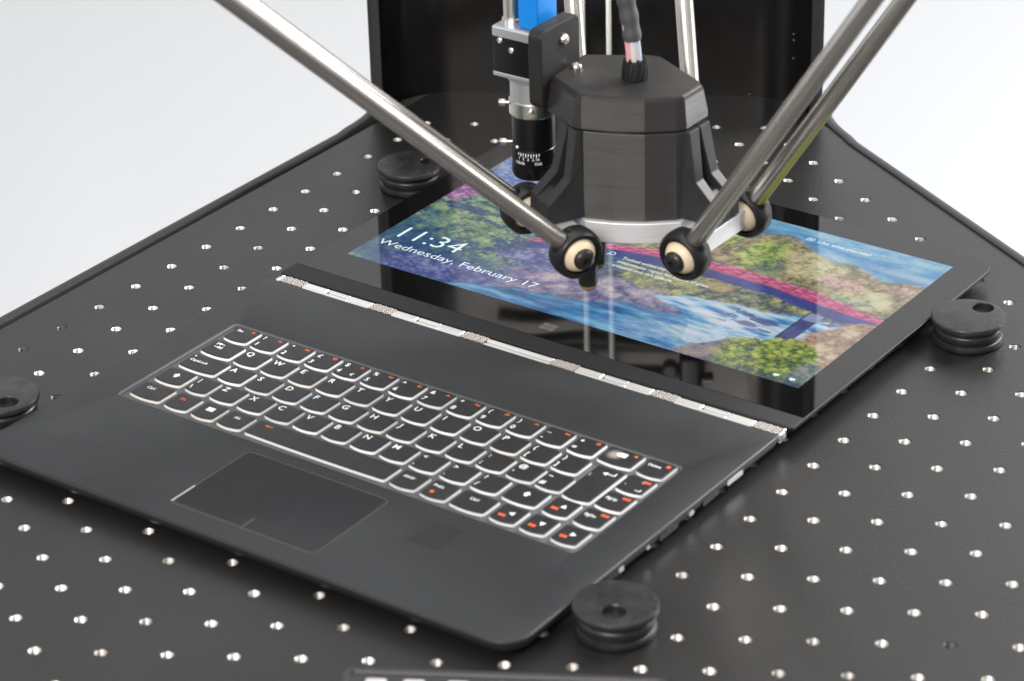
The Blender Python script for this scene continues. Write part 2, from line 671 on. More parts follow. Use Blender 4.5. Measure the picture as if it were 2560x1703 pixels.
def trim_path(mirror):
    pts = [left_line(y, 3.2) for y in (-420, -200, 0, 150, 300, 360, 392)]
    pts += [(-284.6, 401), (-280.0, 410), (-276.2, 419), (-273.6, 427), (-270.6, 440), (-262, 458), (-240, 474)]
    if mirror:
        pts = [(2 * AX - x + 3.0, y) for x, y in pts][::-1]
    return pts


for mir in (False, True):
    sweep_plan(trim_path(mir), trim_sec, 'edge_trim', M_TRIM, table)
# dark channel under the gap between plate and trim, and the apron below
mb = MB()
mb.prism([left_line(-420, 7), (2 * AX - left_line(-420, 7)[0] + 3, -420), (2 * AX - left_line(380, 7)[0] + 3, 380),
          (8, 470), (-30, 482), (-240, 482), (-279, 470), left_line(380, 7)], -30, -10)
mb.build('apron', M_GAP, table, smooth=0)

# ================================================================== COLUMN AT THE BACK
column = thing('robot_column', 'black curved sheet metal column standing at the back of the base plate', 'column',
               (AX, 452, 0), kind='thing')


def col_profile(off=0.0):
    pts = [(-137.5 - off * 0.5, 428 - 452)]
    cx, cy, r = -92.5, 426 - 452, 40 + off
    for k in range(0, 9):
        a = math.radians(150 - 60 * k / 8)
        pts.append((cx + r * math.cos(a), cy + r * math.sin(a)))
    return pts + [(-x, y) for x, y in pts[::-1]]


inner, outer = col_profile(0), col_profile(3.2)
outer[0] = (inner[0][0] - 3.2 * 0.866, inner[0][1] + 3.2 * 0.5)
outer[-1] = (-outer[0][0], outer[0][1])
poly = inner + outer[::-1]
mb = MB()
n = len(inner)
ZT = 640
vs = [(x, y, 0.05) for x, y in inner] + [(x, y, ZT) for x, y in inner] + [(x, y, 0.05) for x, y in outer] + [(x, y, ZT) for x, y in outer]
fs = []
for i in range(n - 1):
    fs.append([i, i + 1, n + i + 1, n + i])
    fs.append([2 * n + i, 3 * n + i, 3 * n + i + 1, 2 * n + i + 1])
    fs.append([n + i, n + i + 1, 3 * n + i + 1, 3 * n + i])
for i in (0, n - 1):
    fs.append([i, n + i, 3 * n + i, 2 * n + i])
mb.add(vs, fs)
mb.build('column_panel', M_COLUMN, column, smooth=30)
# folded return flanges on both front edges
for s_ in (-1, 1):
    mb = MB()
    x, y = inner[0] if s_ < 0 else inner[-1]
    mb.prism([(x - 3.4 * s_ * -1 * 0, y), (x - s_ * 4.6, y - 1.0), (x - s_ * 4.9, y + 1.4), (x - s_ * 0.3, y + 2.2)], 0.1, ZT - 1)
    mb.build('edge_flange', M_TRIM, column, smooth=0)
# small rivet heads near the right edge and the base, as bright specks in the photo
rv = MB().lathe([(0.01, 0.3), (0.5, 0.2), (0.6, 0)], 8).mesh('rivet', M_BRIGHT)
for (x, y, z) in ((122, -6.4, 46), (122, -6.4, 50), (122, -6.4, 34), (95, 11.5, 2.2)):
    M = Matrix.Translation(Vector((x, y, z)) * MM) @ Matrix.Rotation(math.radians(90), 4, 'X')
    obj('rivet', rv, column, matrix=M)


# toothed drive belt, two runs
def belt_run(x):
    mb = MB()
    zs = np.arange(2, 520, 2.0)
    vs, fs = [], []
    y0 = -12.0
    mb.box(x - 3.0, y0 - 4.5, 1, x - 1.2, y0 + 4.5, 520)
    for z in zs:
        mb.box(x - 1.25, y0 - 4.5, z, x - 0.1, y0 + 4.5, z + 1.05)
    return mb.build('drive_belt', M_BELT, column, smooth=0)


belt_run(-8.5 + 2)
belt_run(7.8 + 2)
# slack loop of black hose and small black sensor block higher up (seen mirrored in the screen)
mb = MB()
pts = []
for k in range(0, 25):
    t = k / 24
    pts.append((-70 + 118 * t, -4, 188.5 + 2 * math.sin(t * 9)))
for k in range(1, 10):
    a = math.radians(-90 + 20 * k)
    pts.append((48 + 10 * math.cos(a), -4, 199.5 + 11 * math.sin(a)))
for k in range(0, 14):
    pts.append((46 - 9 * k, -4, 211))
mb.tube(pts, 4.6, 12)
mb.build('hose_loop', M_BRAIDBLK, column)
mb = MB()
mb.prism(rrect(52, -18, 67, -2, 3), 196, 236)
mb.lathe([(5, 0), (5.5, 3), (5.5, 8), (4, 10)], 16, 0, Matrix.Translation((46, -8, 204)) @ Matrix.Rotation(math.radians(90), 4, 'X'))
mb.lathe([(4, -4), (4, 4)], 14, 0, Matrix.Translation((70, -8, 213)) @ Matrix.Rotation(math.radians(90), 4, 'Y'))
mb.build('sensor_block', M_CAMBLACK, column)
# carriage high on the column that carries the third pair of rods
CARZ = 90 + 408
mb = MB()
mb.prism(rrect(-46, -62, 46, -18, 6), CARZ - 24, CARZ + 24)
mb.box(-34, -92, CARZ - 9, 34, -60, CARZ + 9)
mb.build('carriage', M_PRINT, column)

# ================================================================== ROBOT HEAD
HX, HY_ = -92.0, 98.0
head = thing('robot_effector', 'black faceted printed robot head with aluminium ring hanging over the laptop screen', 'robot head',
             (HX, HY_, 0))
front = [(-25, -21.6), (-9.5, -24.9), (6, -25.3), (21.5, -22.8), (25.2, -20.4)]
core = front + [(16.5, -17.0), (23.5, -4.5), (31.5, -7.5), (30.5, -4), (11.5, 29), (7, 31), (-27, 31.5), (-40, 5.5), (-33.5, -9.5), (-24, -4.5), (-16.0, -17.2)]
mb = MB()
mb.prism(core, 95.8, 142.9)
mb.build('shell', M_PRINT, head, smooth=0, bevel=0.5)
lidp = front[:]
lid0 = [(-25.4, -21.9)] + front[1:4] + [(26.4, -20.6), (36.4, -3.4), (34.5, 3), (13.5, 35), (8, 36.4), (-28.5, 36), (-44.0, 1.0), (-30, -19.6)]
lid1 = [(-25.2, -21.8)] + front[1:4] + [(25.6, -20.8), (34.2, -6.0), (32.4, 0), (11.5, 32), (7, 33.6), (-28.5, 33.4), (-42.2, 2.4), (-28, -20.2)]


def inset_poly(poly, d, c=(-4, 3)):
    out = []
    for x, y in poly:
        v = Vector((x - c[0], y - c[1]))
        v = v * (1 - d / v.length)
        out.append((c[0] + v.x, c[1] + v.y))
    return out


mb = MB()
mb.loft([at_z(inset_poly(lid0, 0.8), 143.5), at_z(lid0, 144.1), at_z(lid0, 147.0), at_z(lid1, 159.6), at_z(inset_poly(lid1, 0.9), 161.4),
         at_z(inset_poly(lid1, 2.2), 162.0)], mis=[1, 1, 1, 0, 0])
mb.build('lid', [M_LID, M_PRINT], head, smooth=0, bevel=0.7)

# three flared wings, each a pair of ribs on a foot block
for a in (210, -30, 90):
    d, t = dirv(a), dirv(a + 90)
    M = Matrix((Vector((d.x, t.x, 0)), Vector((d.y, t.y, 0)), Vector((0, 0, 1)))).to_4x4()
    mb = MB()
    # ribs: outline in (u, z); the pocket between them narrows to a point at the top
    lo, hi = {210: (-15.0, 6.8), -30: (-6.8, 15.0), 90: (-10.0, 10.0)}[a]
    mid = (lo + hi) / 2
    hw = (hi - lo) / 2
    for s_ in (-1, 1):
        outl = [(19, 142.8), (35.4, 142.8), (36.4, 136), (39.8, 117.5), (51.6, 106.0), (52.2, 96.2), (19, 96.2)]
        A, B = [], []
        for u, z in outl:
            f = min(1, max(0, (142.8 - z) / (142.8 - 108)))
            A.append((u, mid + s_ * (hw - 1.6 + 1.6 * f), z))
            B.append((u, mid + s_ * (0.4 + 4.2 * f), z))
        mb.loft([A, B], M=M)
    # foot between the ribs
    mb.loft([[(19, mid + s_ * 4.9, 96.4), (51.9, mid + s_ * 4.9, 96.4), (51.4, mid + s_ * 4.9, 105.4), (44, mid + s_ * 4.9, 110.5),
              (36, mid + s_ * 4.9, 110.8), (19, mid + s_ * 4.9, 111)] for s_ in (-1, 1)], M=M)
    mb.build('wing', M_WING, head, smooth=0, bevel=0.45)
    # aluminium cross bar that carries the two ball studs
    mb = MB()
    mb.prism([(38, -20.5), (52.4, -20.5), (52.4, 20.5), (38, 20.5)], 85.4, 95.4, M=M)
    mb.lathe([(4.4, -24.5), (4.4, 24.5)], 18, 0, M @ Matrix.Translation((48, 0, 90.2)) @ Matrix.Rotation(math.radians(90), 4, 'X'))
    mb.build('cross_bar', M_ALU, head, smooth=30, bevel=0.4)

# aluminium ring plate
pl = []
for a0 in (-90, 30, 150):
    for k in range(-8, 9):
        al = math.radians(k * 16.0 / 8)
        x, y = 87 * math.sin(al), -28.0 + 87 * (1 - math.cos(al))
        r_ = math.radians(a0 + 90)
        pl.append((x * math.cos(r_) - y * math.sin(r_), x * math.sin(r_) + y * math.cos(r_)))
mb = MB()
mb.prism(pl, 84.8, 95.6)
mb.build('ring_plate', M_ALU, head, smooth=20, bevel=0.35)

# two styluses under the plate
for (x, y, z0, z1, r_) in ((-22.6, -27.5, 58.5, 85.0, 5.0), (-17.6, -21.0, 67.5, 85.0, 3.9)):
    mb = MB()
    mb.lathe([(0.01, z0), (0.44 * r_, z0 + 0.2), (0.8 * r_, z0 + 1.6), (0.9 * r_, z0 + 3.4)], 20, 1, cap0=False, cap1=False)
    mb.lathe([(0.9 * r_, z0 + 3.4), (0.97 * r_, z0 + 4.0), (r_, z0 + 12), (r_, z1)], 20, 0, cap0=False)
    mb.build('stylus', [M_TIP, M_TIPEND], head, (x, y, 0), smooth=50)

# bracket plate on the upper left of the head
M150 = Matrix((Vector((dirv(150).x, dirv(60).x, 0)), Vector((dirv(150).y, dirv(60).y, 0)), Vector((0, 0, 1)))).to_4x4()
br = MB()
sec = [(p[0], p[1]) for p in rrect(-26.0, 146, 8.0, 187, 4.5, 5)]
loopsA = [[(38.2, y, z) for y, z in sec], [(46.4, y, z) for y, z in sec]]
# lower front corner is cut back, as in the photo
loopsA = [[(x, y, z if not (z < 152) else z - max(0, (y + 26)) * 0.2) for x, y, z in L] for L in loopsA]
br.loft(loopsA, M=M150)
br.build('camera_bracket', M_LID, head, smooth=0, bevel=0.8)
scr = MB()
scr.lathe([(3.0, 0), (3.0, 1.0), (2.4, 1.8), (1.5, 2.0), (1.4, 1.0), (0.01, 0.9)], 18, cap1=False)
scr_me = scr.mesh('screw', M_BRIGHT, 40)
for (u, v, z, up) in ((38.2, -6.5, 177.5, False), (33.5, -2.5, 161.9, True)):
    P = M150 @ Vector((u, v, z))
    if up:
        M = Matrix.Translation(P * MM)
    else:
        M = Matrix.Translation(P * MM) @ (M150.to_3x3() @ Matrix.Rotation(math.radians(-90), 3, 'Y')).to_4x4()
    obj('screw', scr_me, head, matrix=M)

# ================================================================== INSPECTION CAMERA
CC = M150 @ Vector((61.2, -1.6, 0))
camera_thing = thing('inspection_camera', 'small silver and black cube camera with lens pointing down beside the robot head', 'camera',
                     (HX + CC.x, HY_ + CC.y, 0), math.radians(150))
Z0c, Z1c = 153.6, 180.6
mb = MB()
h = 14.5
mb.loft([at_z(rrect(-h, -h, h, h, 1.2, 3), z) for z in (Z0c, Z0c + 2.2)])
mb.build('bottom_plate', M_CAMSILVER, camera_thing, bevel=0.3)
mb = MB()
mb.loft([at_z(rrect(-h, -h, h, h, 1.0, 3, 0.5), z) for z in (Z0c + 2.2, Z1c - 5.6)])
mb.build('body', M_CAMBLACK, camera_thing, bevel=0.2)
mb = MB()
mb.loft([at_z(rrect(-h, -h, h, h, 1.2, 3), Z1c - 5.6), at_z(rrect(-h, -h, h, h, 1.2, 3), Z1c - 0.8),
         at_z(rrect(-h, -h, h, h, 1.2, 3, 0.8), Z1c)])
mb.build('top_cover', M_CAMSILVER, camera_thing, bevel=0.3)
sc2 = MB().lathe([(1.6, 0), (1.6, 0.5), (1.0, 0.9), (0.9, 0.3), (0.01, 0.25)], 14, cap1=False).mesh('body_screw', M_BRIGHT, 40)
for (y, z) in ((-10.5, Z0c + 4.8), (9.5, Z0c + 19.5), (2.5, Z0c + 15.5)):
    # screws on the face that looks toward the lower left (-y of the camera after rotation is front-left)
    M = Matrix.Translation(Vector((-y * 0 + y, h - 0.45, z)) * MM) @ Matrix.Rotation(math.radians(-90), 4, 'X')
    obj('body_screw', sc2, camera_thing, matrix=M)
# round connector on top
mb = MB()
mb.lathe([(5.2, Z1c), (5.2, Z1c + 2), (4.4, Z1c + 2.4), (4.4, Z1c + 14), (3.6, Z1c + 14), (3.6, Z1c + 8), (0.01, Z1c + 8)], 24, cap1=False)
mb.build('round_connector', M_BRIGHT, camera_thing, (8.6, 4.2, 0), smooth=40)
# lens: mount, silver ring, barrel, scale ring, front ring
mb = MB()
mb.lathe([(13.4, Z0c), (13.0, Z0c - 2.4), (11.6, Z0c - 3.2), (11.6, Z0c - 14.4)], 40)
mb.build('lens_mount', M_LENSGREY, camera_thing, smooth=30)
mb = MB()
mb.lathe([(12.0, Z0c - 14.0), (12.4, Z0c - 14.4), (12.4, Z0c - 21.4), (11.8, Z0c - 22.2)], 40)
mb.build('lock_ring', M_BRIGHT, camera_thing, smooth=30)
mb = MB()
mb.lathe([(11.2, Z0c - 22), (11.2, Z0c - 40), (11.5, Z0c - 40.3), (11.5, Z0c - 47.8), (11.1, Z0c - 48.1), (11.1, Z0c - 49.2),
          (11.5, Z0c - 49.4), (11.5, Z0c - 54.6), (10.8, Z0c - 56.4), (8.5, Z0c - 56.6)], 44)
lens = mb.build('lens_barrel', M_LENSBLACK, camera_thing, smooth=30)
mb = MB()


def wrap(mb, s, size, ang, z, r, mi=0):
    vs, fs = text_geo(s, size, 'CENTER')
    out = []
    for x, y, _ in vs:
        a = math.radians(ang) + x / r
        out.append((r * math.cos(a), r * math.sin(a), z + y))
    mb.add(out, fs, mi)


# the side of the barrel that faces the camera is at about -88 deg world = 122 deg in this rotated frame
for k in range(9):
    a = 122 - 40 + k * 7
    aa = math.radians(a)
    w = 0.02
    mb.add([(11.54 * math.cos(aa + s1 * w), 11.54 * math.sin(aa + s1 * w), z) for s1, z in
            ((-1, Z0c - 41.0), (1, Z0c - 41.0), (1, Z0c - 42.4 - (k % 2) * 0.6), (-1, Z0c - 42.4 - (k % 2) * 0.6))], [[0, 1, 2, 3]])
wrap(mb, '1  2  3  2.16', 2.4, 110, Z0c - 44.8, 11.56)
wrap(mb, 'NEAR', 2.3, 86, Z0c - 47.4, 11.56)
wrap(mb, 'FAR', 2.3, 136, Z0c - 47.4, 11.56)
mb.build('scale_marks', M_LEGEND, lens, smooth=0)
th = MB().lathe([(0.9, 0), (0.9, 3.2), (1.9, 3.2), (2.0, 6.0), (1.6, 6.6)], 16).mesh('lock_screw', M_BRIGHT, 40)
for (ang, z) in ((30, Z0c - 17.2), (30, Z0c - 39.0), (120, Z0c - 18.0)):
    r0 = 9.6 if ang == 120 else 11.0
    aa = math.radians(ang)
    M = Matrix.Translation(Vector((r0 * math.cos(aa), r0 * math.sin(aa), z)) * MM) @ Vector((math.cos(aa), math.sin(aa), 0)).to_track_quat('Z', 'X').to_matrix().to_4x4()
    obj('lock_screw', th, camera_thing, matrix=M)
mb = MB()
mb.sphere((0, 0, 0), 0.8)
aa = math.radians(76)
mb.build('index_dot', M_LEGEND, camera_thing, (11.3 * math.cos(aa), 11.3 * math.sin(aa), Z0c - 38.5))

# blue usb plug in the top of the camera
plug = thing('usb_plug', 'bright blue cable plug seated in the top of the cube camera', 'plug',
             (HX + CC.x, HY_ + CC.y, Z1c), math.radians(150))
mb = MB()
mb.loft([at_z(rrect(-11.5, -6.8, 0.5, 10.8, 1.2, 3), z) for z in (0.3, 42)])
mb.build('plug_shell', M_BLUE, plug, bevel=0.4)
mb = MB()
mb.loft([at_z(rrect(-10.5, -5.8, -0.5, 9.8, 1.0, 3), z) for z in (-0.4, 0.4)])
mb.build('plug_skirt', M_CAMSILVER, plug)

# ================================================================== SIGNAL CABLE
cable = thing('signal_cable', 'dark grey sleeved cable with pink and blue wires entering the robot head top', 'cable',
              (HX, HY_, 162))
mb = MB()
mb.lathe([(6.2, 0.1), (6.4, 1.0), (5.8, 7.5), (5.2, 9.5), (3.0, 10.2)], 28)
for k in range(16):
    a = 2 * math.pi * k / 16
    mb.tube([(6.2 * math.cos(a), 6.2 * math.sin(a), 0.4), (6.1 * math.cos(a + .2), 6.1 * math.sin(a + .2), 5),
             (5.2 * math.cos(a + .35), 5.2 * math.sin(a + .35), 10.4 + 1.2 * math.sin(k * 2.7))], 0.62, 6)
CX0 = Vector((0.6, 0.5, 0))
mb.build('strain_relief', M_BRAIDBLK, cable, (0, 1.5, 0))
path = [Vector((0, 1.5, 4)), Vector((-0.4, 1.5, 12)), Vector((-1.2, 2.0, 20)), Vector((-3.2, 3.0, 34)), Vector((-6.2, 4, 50)),
        Vector((-9.6, 6, 70)), Vector((-14, 9, 95)), Vector((-19, 14, 140))]


def spline(P, n):
    out = []
    for i in range(len(P) - 1):
        p0, p1, p2, p3 = P[max(i - 1, 0)], P[i], P[i + 1], P[min(i + 2, len(P) - 1)]
        for k in range(n):
            t = k / n
            out.append(0.5 * ((2 * p1) + (p2 - p0) * t + (2 * p0 - 5 * p1 + 4 * p2 - p3) * t * t + (3 * p1 - p0 - 3 * p2 + p3) * t ** 3))
    out.append(P[-1])
    return out


mb = MB()
mb.tube(spline(path[2:], 8), [4.4] + [4.6 + 0.25 * math.sin(k * 1.3) for k in range(40)], 20)
mb.build('sleeve', M_SLEEVE, cable, smooth=60)
for nm, m_, off in (('wire', M_PINK, (-2.4, -1.6)), ('wire', M_WIREBLUE, (2.2, -1.2)), ('wire', M_WIREWHITE, (0, -2.6)),
                    ('wire', M_WIREBLUE, (1.2, 2.0)), ('wire', M_WIREWHITE, (-1.5, 1.8))):
    mb = MB()
    mb.tube([p + Vector((off[0], off[1], 0)) for p in spline(path[:4], 6)], 1.6, 10)
    mb.build(nm, m_, cable, smooth=60)

# ================================================================== ARM RODS (three parallel pairs)
rod_labels = {
    ('L', 1): 'polished steel arm rod crossing to the upper left, nearer of that pair',
    ('L', 0): 'polished steel arm rod crossing to the upper left, mostly hidden behind its twin',
    ('R', 1): 'polished steel arm rod rising to the upper right, clean and nearer of that pair',
    ('R', 0): 'polished steel arm rod rising to the upper right with yellow paint near its end',
    ('B', 0): 'thin steel arm rod rising behind the head, close to the camera bracket',
    ('B', 1): 'thin steel arm rod rising behind the head, right of the signal cable'}
CEN = Vector((AX, 30, 90))
RR = 340
rises = {'L': 354.0, 'R': 412.0, 'B': 408.0}
RING_R = 13.0
for nme, a in (('L', 210), ('R', -30), ('B', 90)):
    d, t = dirv(a), dirv(a + 90)
    base = Vector((HX, HY_, 90)) + 48 * d
    carr = CEN + RR * d + Vector((0, 0, rises[nme]))
    vec = carr - base
    for k, sg in ((1, 1), (0, -1)):
        front_sg = sg if nme in ('L', 'B') else -sg     # nearer joint of the pair
        J = base + front_sg * 29 * t
        outw = (front_sg * t).normalized()
        zdir = vec.normalized()
        xdir = (outw - zdir * outw.dot(zdir)).normalized()
        ydir = zdir.cross(xdir)
        Mj = Matrix((xdir, ydir, zdir)).transposed().to_4x4()
        Mj.translation = J * MM
        key = (nme, k)
        arm = thing('arm_rod', rod_labels[key], 'arm rod', matrix=Mj, group='polished rods of the robot arms')
        L = vec.length
        m_rod = M_ROD
        if key == ('R', 0):
            wd = (RIGHT * 0.75 + DOWN * 0.66).normalized()
            m_rod = rod_yellow((wd.dot(xdir), wd.dot(ydir), wd.dot(zdir) * 0))
        mb = MB()
        RD = 4.8
        mb.lathe([(RD * 0.55, 11.6), (RD * 0.9, 12.2), (RD, 13.6), (RD, L - 14)], 28)
        mb.build('rod', m_rod, arm, smooth=40)
        # local x = stud axis (outward)
        MX = Matrix.Rotation(math.radians(90), 4, 'Y')
        for zz, main in ((0, True), (L, False)):
            MT = Matrix.Translation((0, 0, zz))
            mb = MB()
            prof = [(9.6, -5.6), (11.6, -5.9), (12.9, -4.2), (13.3, 0), (12.9, 4.2), (11.6, 5.9), (9.6, 5.6), (10.0, 2), (10.0, -2)]
            prof.append(prof[0])
            mb.lathe(prof, 36, 0, MT @ MX, cap0=False, cap1=False)
            # shank that takes the rod
            sgn = 1 if main else -1
            mb.loft([[(x * s1, y * s1, zz + sgn * z) for x, y in [(5.4 * math.cos(2 * math.pi * q / 20), 7.0 * math.sin(2 * math.pi * q / 20)) for q in range(20)]]
                     for s1, z in ((1.0, 9.6), (0.95, 12), (0.62, 14.5), (0.5, 15.5))])
            hs = mb.build('joint_housing', M_HOUSING, arm, smooth=40)
            mb = MB()
            R_ = 9.9
            prof = [(4.0, -8.6)] + [(R_ * math.cos(math.radians(q)), R_ * math.sin(math.radians(q))) for q in range(-58, 59, 8)] + [(4.0, 8.6)]
            mb.lathe(prof, 32, 0, MT @ MX)
            mb.build('bearing', M_BALL, hs, smooth=50)
            mb = MB()
            mb.lathe([(5.4, 8.1), (5.6, 9.0), (5.0, 10.4), (3.4, 11.3), (1.75, 11.6), (1.7, 9.6), (0.01, 9.5)], 24, 0, MT @ MX, cap0=True, cap1=False)
            mb.build('stud_screw', M_SCREW, hs, smooth=40)
            if not main:
                break

# ================================================================== LAPTOP
laptop = thing('laptop', 'black convertible laptop folded flat and open with lit keyboard and lock screen picture', 'laptop',
               (LO[0], LO[1], 0), float(LA))
ZT = 11.0
BX0, BX1, BY0, BY1 = -7.0, 321.6, -229.5, -3.0       # base, local x = along the hinge, local y = toward the screen
WX0, WX1, WY0, WY1 = 16.4, 299.4, -149.6, -55.2
mb = MB()
nb = 8


def base_loop(ins, z):
    # rounder corners at the front, small ones at the hinge
    out = []
    x0, y0, x1, y1 = BX0 + ins, BY0 + ins, BX1 - ins, BY1 - ins * 0.6
    rf, rb = max(.1, 15 - ins), max(.1, 4 - ins * .5)
    for cx, cy, a0, r in ((x1 - rf, y0 + rf, -90, rf), (x1 - rb, y1 - rb, 0, rb), (x0 + rb, y1 - rb, 90, rb), (x0 + rf, y0 + rf, 180, rf)):
        for k in range(nb + 1):
            a = math.radians(a0 + 90 * k / nb)
            out.append((cx + r * math.cos(a), cy + r * math.sin(a), z))
    return out


well0 = at_z(rrect(WX0, WY0, WX1, WY1, 3.0, nb), ZT)
well1 = at_z(rrect(WX0, WY0, WX1, WY1, 3.0, nb, 0.9), ZT - 0.7)
well2 = at_z(rrect(WX0, WY0, WX1, WY1, 3.0, nb, 1.1), ZT - 1.9)
mb.loft([base_loop(7, 2.0), base_loop(4.0, 3.0), base_loop(1.4, 5.4), base_loop(0.2, 8.0), base_loop(0.0, 9.4), base_loop(0.15, 10.3),
         base_loop(0.6, 10.8), base_loop(1.4, 11.0), well0, well1, well2],
        mis=[1, 1, 1, 1, 1, 0, 0, 0, 2, 2, 2])
base_o = mb.build('base', [M_DECK, M_SIDE, M_WELL], laptop, smooth=40)
# side ports along the right edge
for (y0, y1, z0, z1, m_) in ((-52, -38, 6.0, 8.6, M_HINGE), (-74, -60, 5.6, 8.8, M_CAMBLACK), (-86, -82, 6, 8, M_HINGE), (-112, -96, 5.6, 8.8, M_CAMBLACK),
                             (-123, -120, 6.4, 8.0, M_BRIGHT), (-146, -142, 6, 8.4, M_HINGE), (-158, -148, 5.8, 8.6, M_CAMBLACK)):
    mb = MB()
    mb.loft([[(BX1 - 1.6, y, z) for y, z in rrect(y0, z0, y1, z1, 0.8, 3)], [(BX1 + 0.12, y, z) for y, z in rrect(y0, z0, y1, z1, 0.8, 3)]])
    mb.build('port', m_, laptop)
# feet
for (x, y) in ((20, -215), (300, -215), (20, -30), (300, -30)):
    mb = MB()
    mb.lathe([(6, 0.1), (6.2, 1.0), (5.6, 2.4)], 20)
    mb.build('foot', M_SIDE, laptop, (x, y, 0))

# trackpad
mb = MB()
mb.loft([at_z(rrect(111.5, -216, 199.5, -157.6, 4, 6), ZT + 0.02), at_z(rrect(111.5, -216, 199.5, -157.6, 4, 6), ZT + 0.10),
         at_z(rrect(111.5, -216, 199.5, -157.6, 4, 6, 0.55), ZT + 0.12)], mi=1, cap1=False)
mb.loft([at_z(rrect(111.5, -216, 199.5, -157.6, 4, 6, 0.55), ZT + 0.12), at_z(rrect(111.5, -216, 199.5, -157.6, 4, 6, 0.7), ZT + 0.06)], cap0=False)
tp = mb.build('trackpad', [M_PAD, M_PADRIM], laptop)
mb = MB()
mb.box(155.3, -215.4, ZT + 0.06, 155.7, -206, ZT + 0.10)
mb.build('button_line', mat('button_line', (0.20, 0.13, 0.12), 0.5), tp)
mb = MB()
mb.box(111.2, -215.0, ZT + 0.05, 112.0, -198, ZT + 0.16)
mb.build('chrome_edge', M_HINGE, tp)
mb = MB()
mb.add([(226.0, -181.5, ZT + 0.04), (244.5, -181.5, ZT + 0.04), (246.0, -162.0, ZT + 0.04), (229.5, -161.5, ZT + 0.04)], [[0, 1, 2, 3]])
mb.build('sticker', M_STICKER, laptop, smooth=0)

# ---- keys
KD = 14.9      # cap depth


def cap_outline(x0, x1, yf, yb, bulge, ins=0.0):
    """counter-clockwise outline with a bowed front edge"""
    x0 += ins; x1 -= ins; yf += ins; yb -= ins
    r, rb = 1.9, 1.0
    pts = []
    cxl, cxr = x0 + r, x1 - r
    # front-left corner -> bowed front -> front-right corner
    for k in range(5):
        a = math.radians(180 + 70 * k / 4)
        pts.append((cxl + r * math.cos(a), yf + r + r * math.sin(a)))
    n = 7
    for k in range(1, n):
        t = k / n
        x = cxl + (cxr - cxl) * t
        pts.append((x, yf - bulge * (1 - (2 * t - 1) ** 2)))
    for k in range(5):
        a = math.radians(-70 + 70 * k / 4)
        pts.append((cxr + r * math.cos(a), yf + r + r * math.sin(a)))
    for cx, a0 in ((x1 - rb, 0), (x0 + rb, 90)):
        for k in range(4):
            a = math.radians(a0 + 30 * k)
            pts.append((cx + rb * math.cos(a), yb - rb + rb * math.sin(a)))
    return pts


key_mesh_cache = {}


def key_mesh(w, dpt, bulge, g=0):
    kk = (round(w, 1), round(dpt, 1), round(bulge, 2), g)
    if kk in key_mesh_cache:
        return key_mesh_cache[kk]
    mb = MB()
    L0 = at_z(cap_outline(0, w, 0, dpt, bulge, 0.0), -1.65)
    L1 = at_z(cap_outline(0, w, 0, dpt, bulge, 0.15), -0.28)
    L2 = at_z(cap_outline(0, w, 0, dpt, bulge, 0.45), -0.02)
    L3 = at_z(cap_outline(0, w, 0, dpt, bulge, 1.4), 0.0)
    mb.loft([L0, L1, L2, L3], cap0=True, mis=[1, 0, 0])
    key_mesh_cache[kk] = mb.mesh('key', [M_KEY, GLOWS[g]], 40)
    return key_mesh_cache[kk]


def legend(mb, s, x, y, size, mi=0, thin=0.0):
    vs, fs = text_geo(s, size, 'LEFT', thin)
    mb.add([(vx + x, vy + y, 0.03) for vx, vy, _ in vs], fs, mi)


def quad(mb, x0, y0, x1, y1, mi=0, sk=0.0):
    mb.add([(x0, y0, 0.03), (x1, y0, 0.03), (x1 + sk, y1, 0.03), (x0 + sk, y1, 0.03)], [[0, 1, 2, 3]], mi)


def poly2(mb, pts, mi=0):
    mb.add([(x, y, 0.03) for x, y in pts], [list(range(len(pts)))], mi)


def ring2(mb, cx, cy, r, w, mi=0, n=14):
    vs = []
    for k in range(n):
        a = 2 * math.pi * k / n
        vs += [(cx + r * math.cos(a), cy + r * math.sin(a), 0.03), (cx + (r - w) * math.cos(a), cy + (r - w) * math.sin(a), 0.03)]
    mb.add(vs, [[2 * k, 2 * ((k + 1) % n), 2 * ((k + 1) % n) + 1, 2 * k + 1] for k in range(n)], mi)


YF = [-71.2, -89.4, -107.6, -125.8, -144.4]
KW = 15.7


def key(x0, row, w, draw, dpt=KD, bulge=0.95, yf=None):
    y = YF[row] if yf is None else yf
    o = obj('key', key_mesh(w, dpt, bulge, random.choices((0, 1, 2, 3), (.52, .26, .17, .05))[0]), laptop, (x0 - 0.8, y, ZT + 0.05))
    mb = MB()
    draw(mb, w, dpt)
    if mb.v:
        mb.build('legend', [M_LEGEND, M_ORANGE], o, smooth=0)


def fn_icon(mb, w, d, kind):
    # little orange function pictogram in the upper right
    x, y = w - 5.2, d - 3.4
    if kind % 3 == 0:
        quad(mb, x, y, x + 2.6, y + 0.5, 1); poly2(mb, [(x + .2, y + .8), (x + 1.6, y + .8), (x + 1.6, y + 1.9)], 1)
    elif kind % 3 == 1:
        quad(mb, x, y, x + 1.0, y + 1.5, 1); poly2(mb, [(x + 1.1, y + .1), (x + 2.6, y - .3), (x + 2.6, y + 1.8)], 1)
    else:
        ring2(mb, x + 1.3, y + .8, 1.2, .5, 1, 10); quad(mb, x + 1.0, y + .5, x + 1.6, y + 1.1, 1)


def two(sym, ch, fn=None, extra=None):
    def d_(mb, w, d):
        legend(mb, ch, 1.5, 2.2, 5.0, thin=0.05)
        legend(mb, sym, 1.8, d - 5.4, 4.6, thin=0.05)
        if extra:
            legend(mb, extra, w - 5.6, 2.4, 3.4, thin=0.03)
        if fn is not None:
            fn_icon(mb, w, d, fn)
    return d_


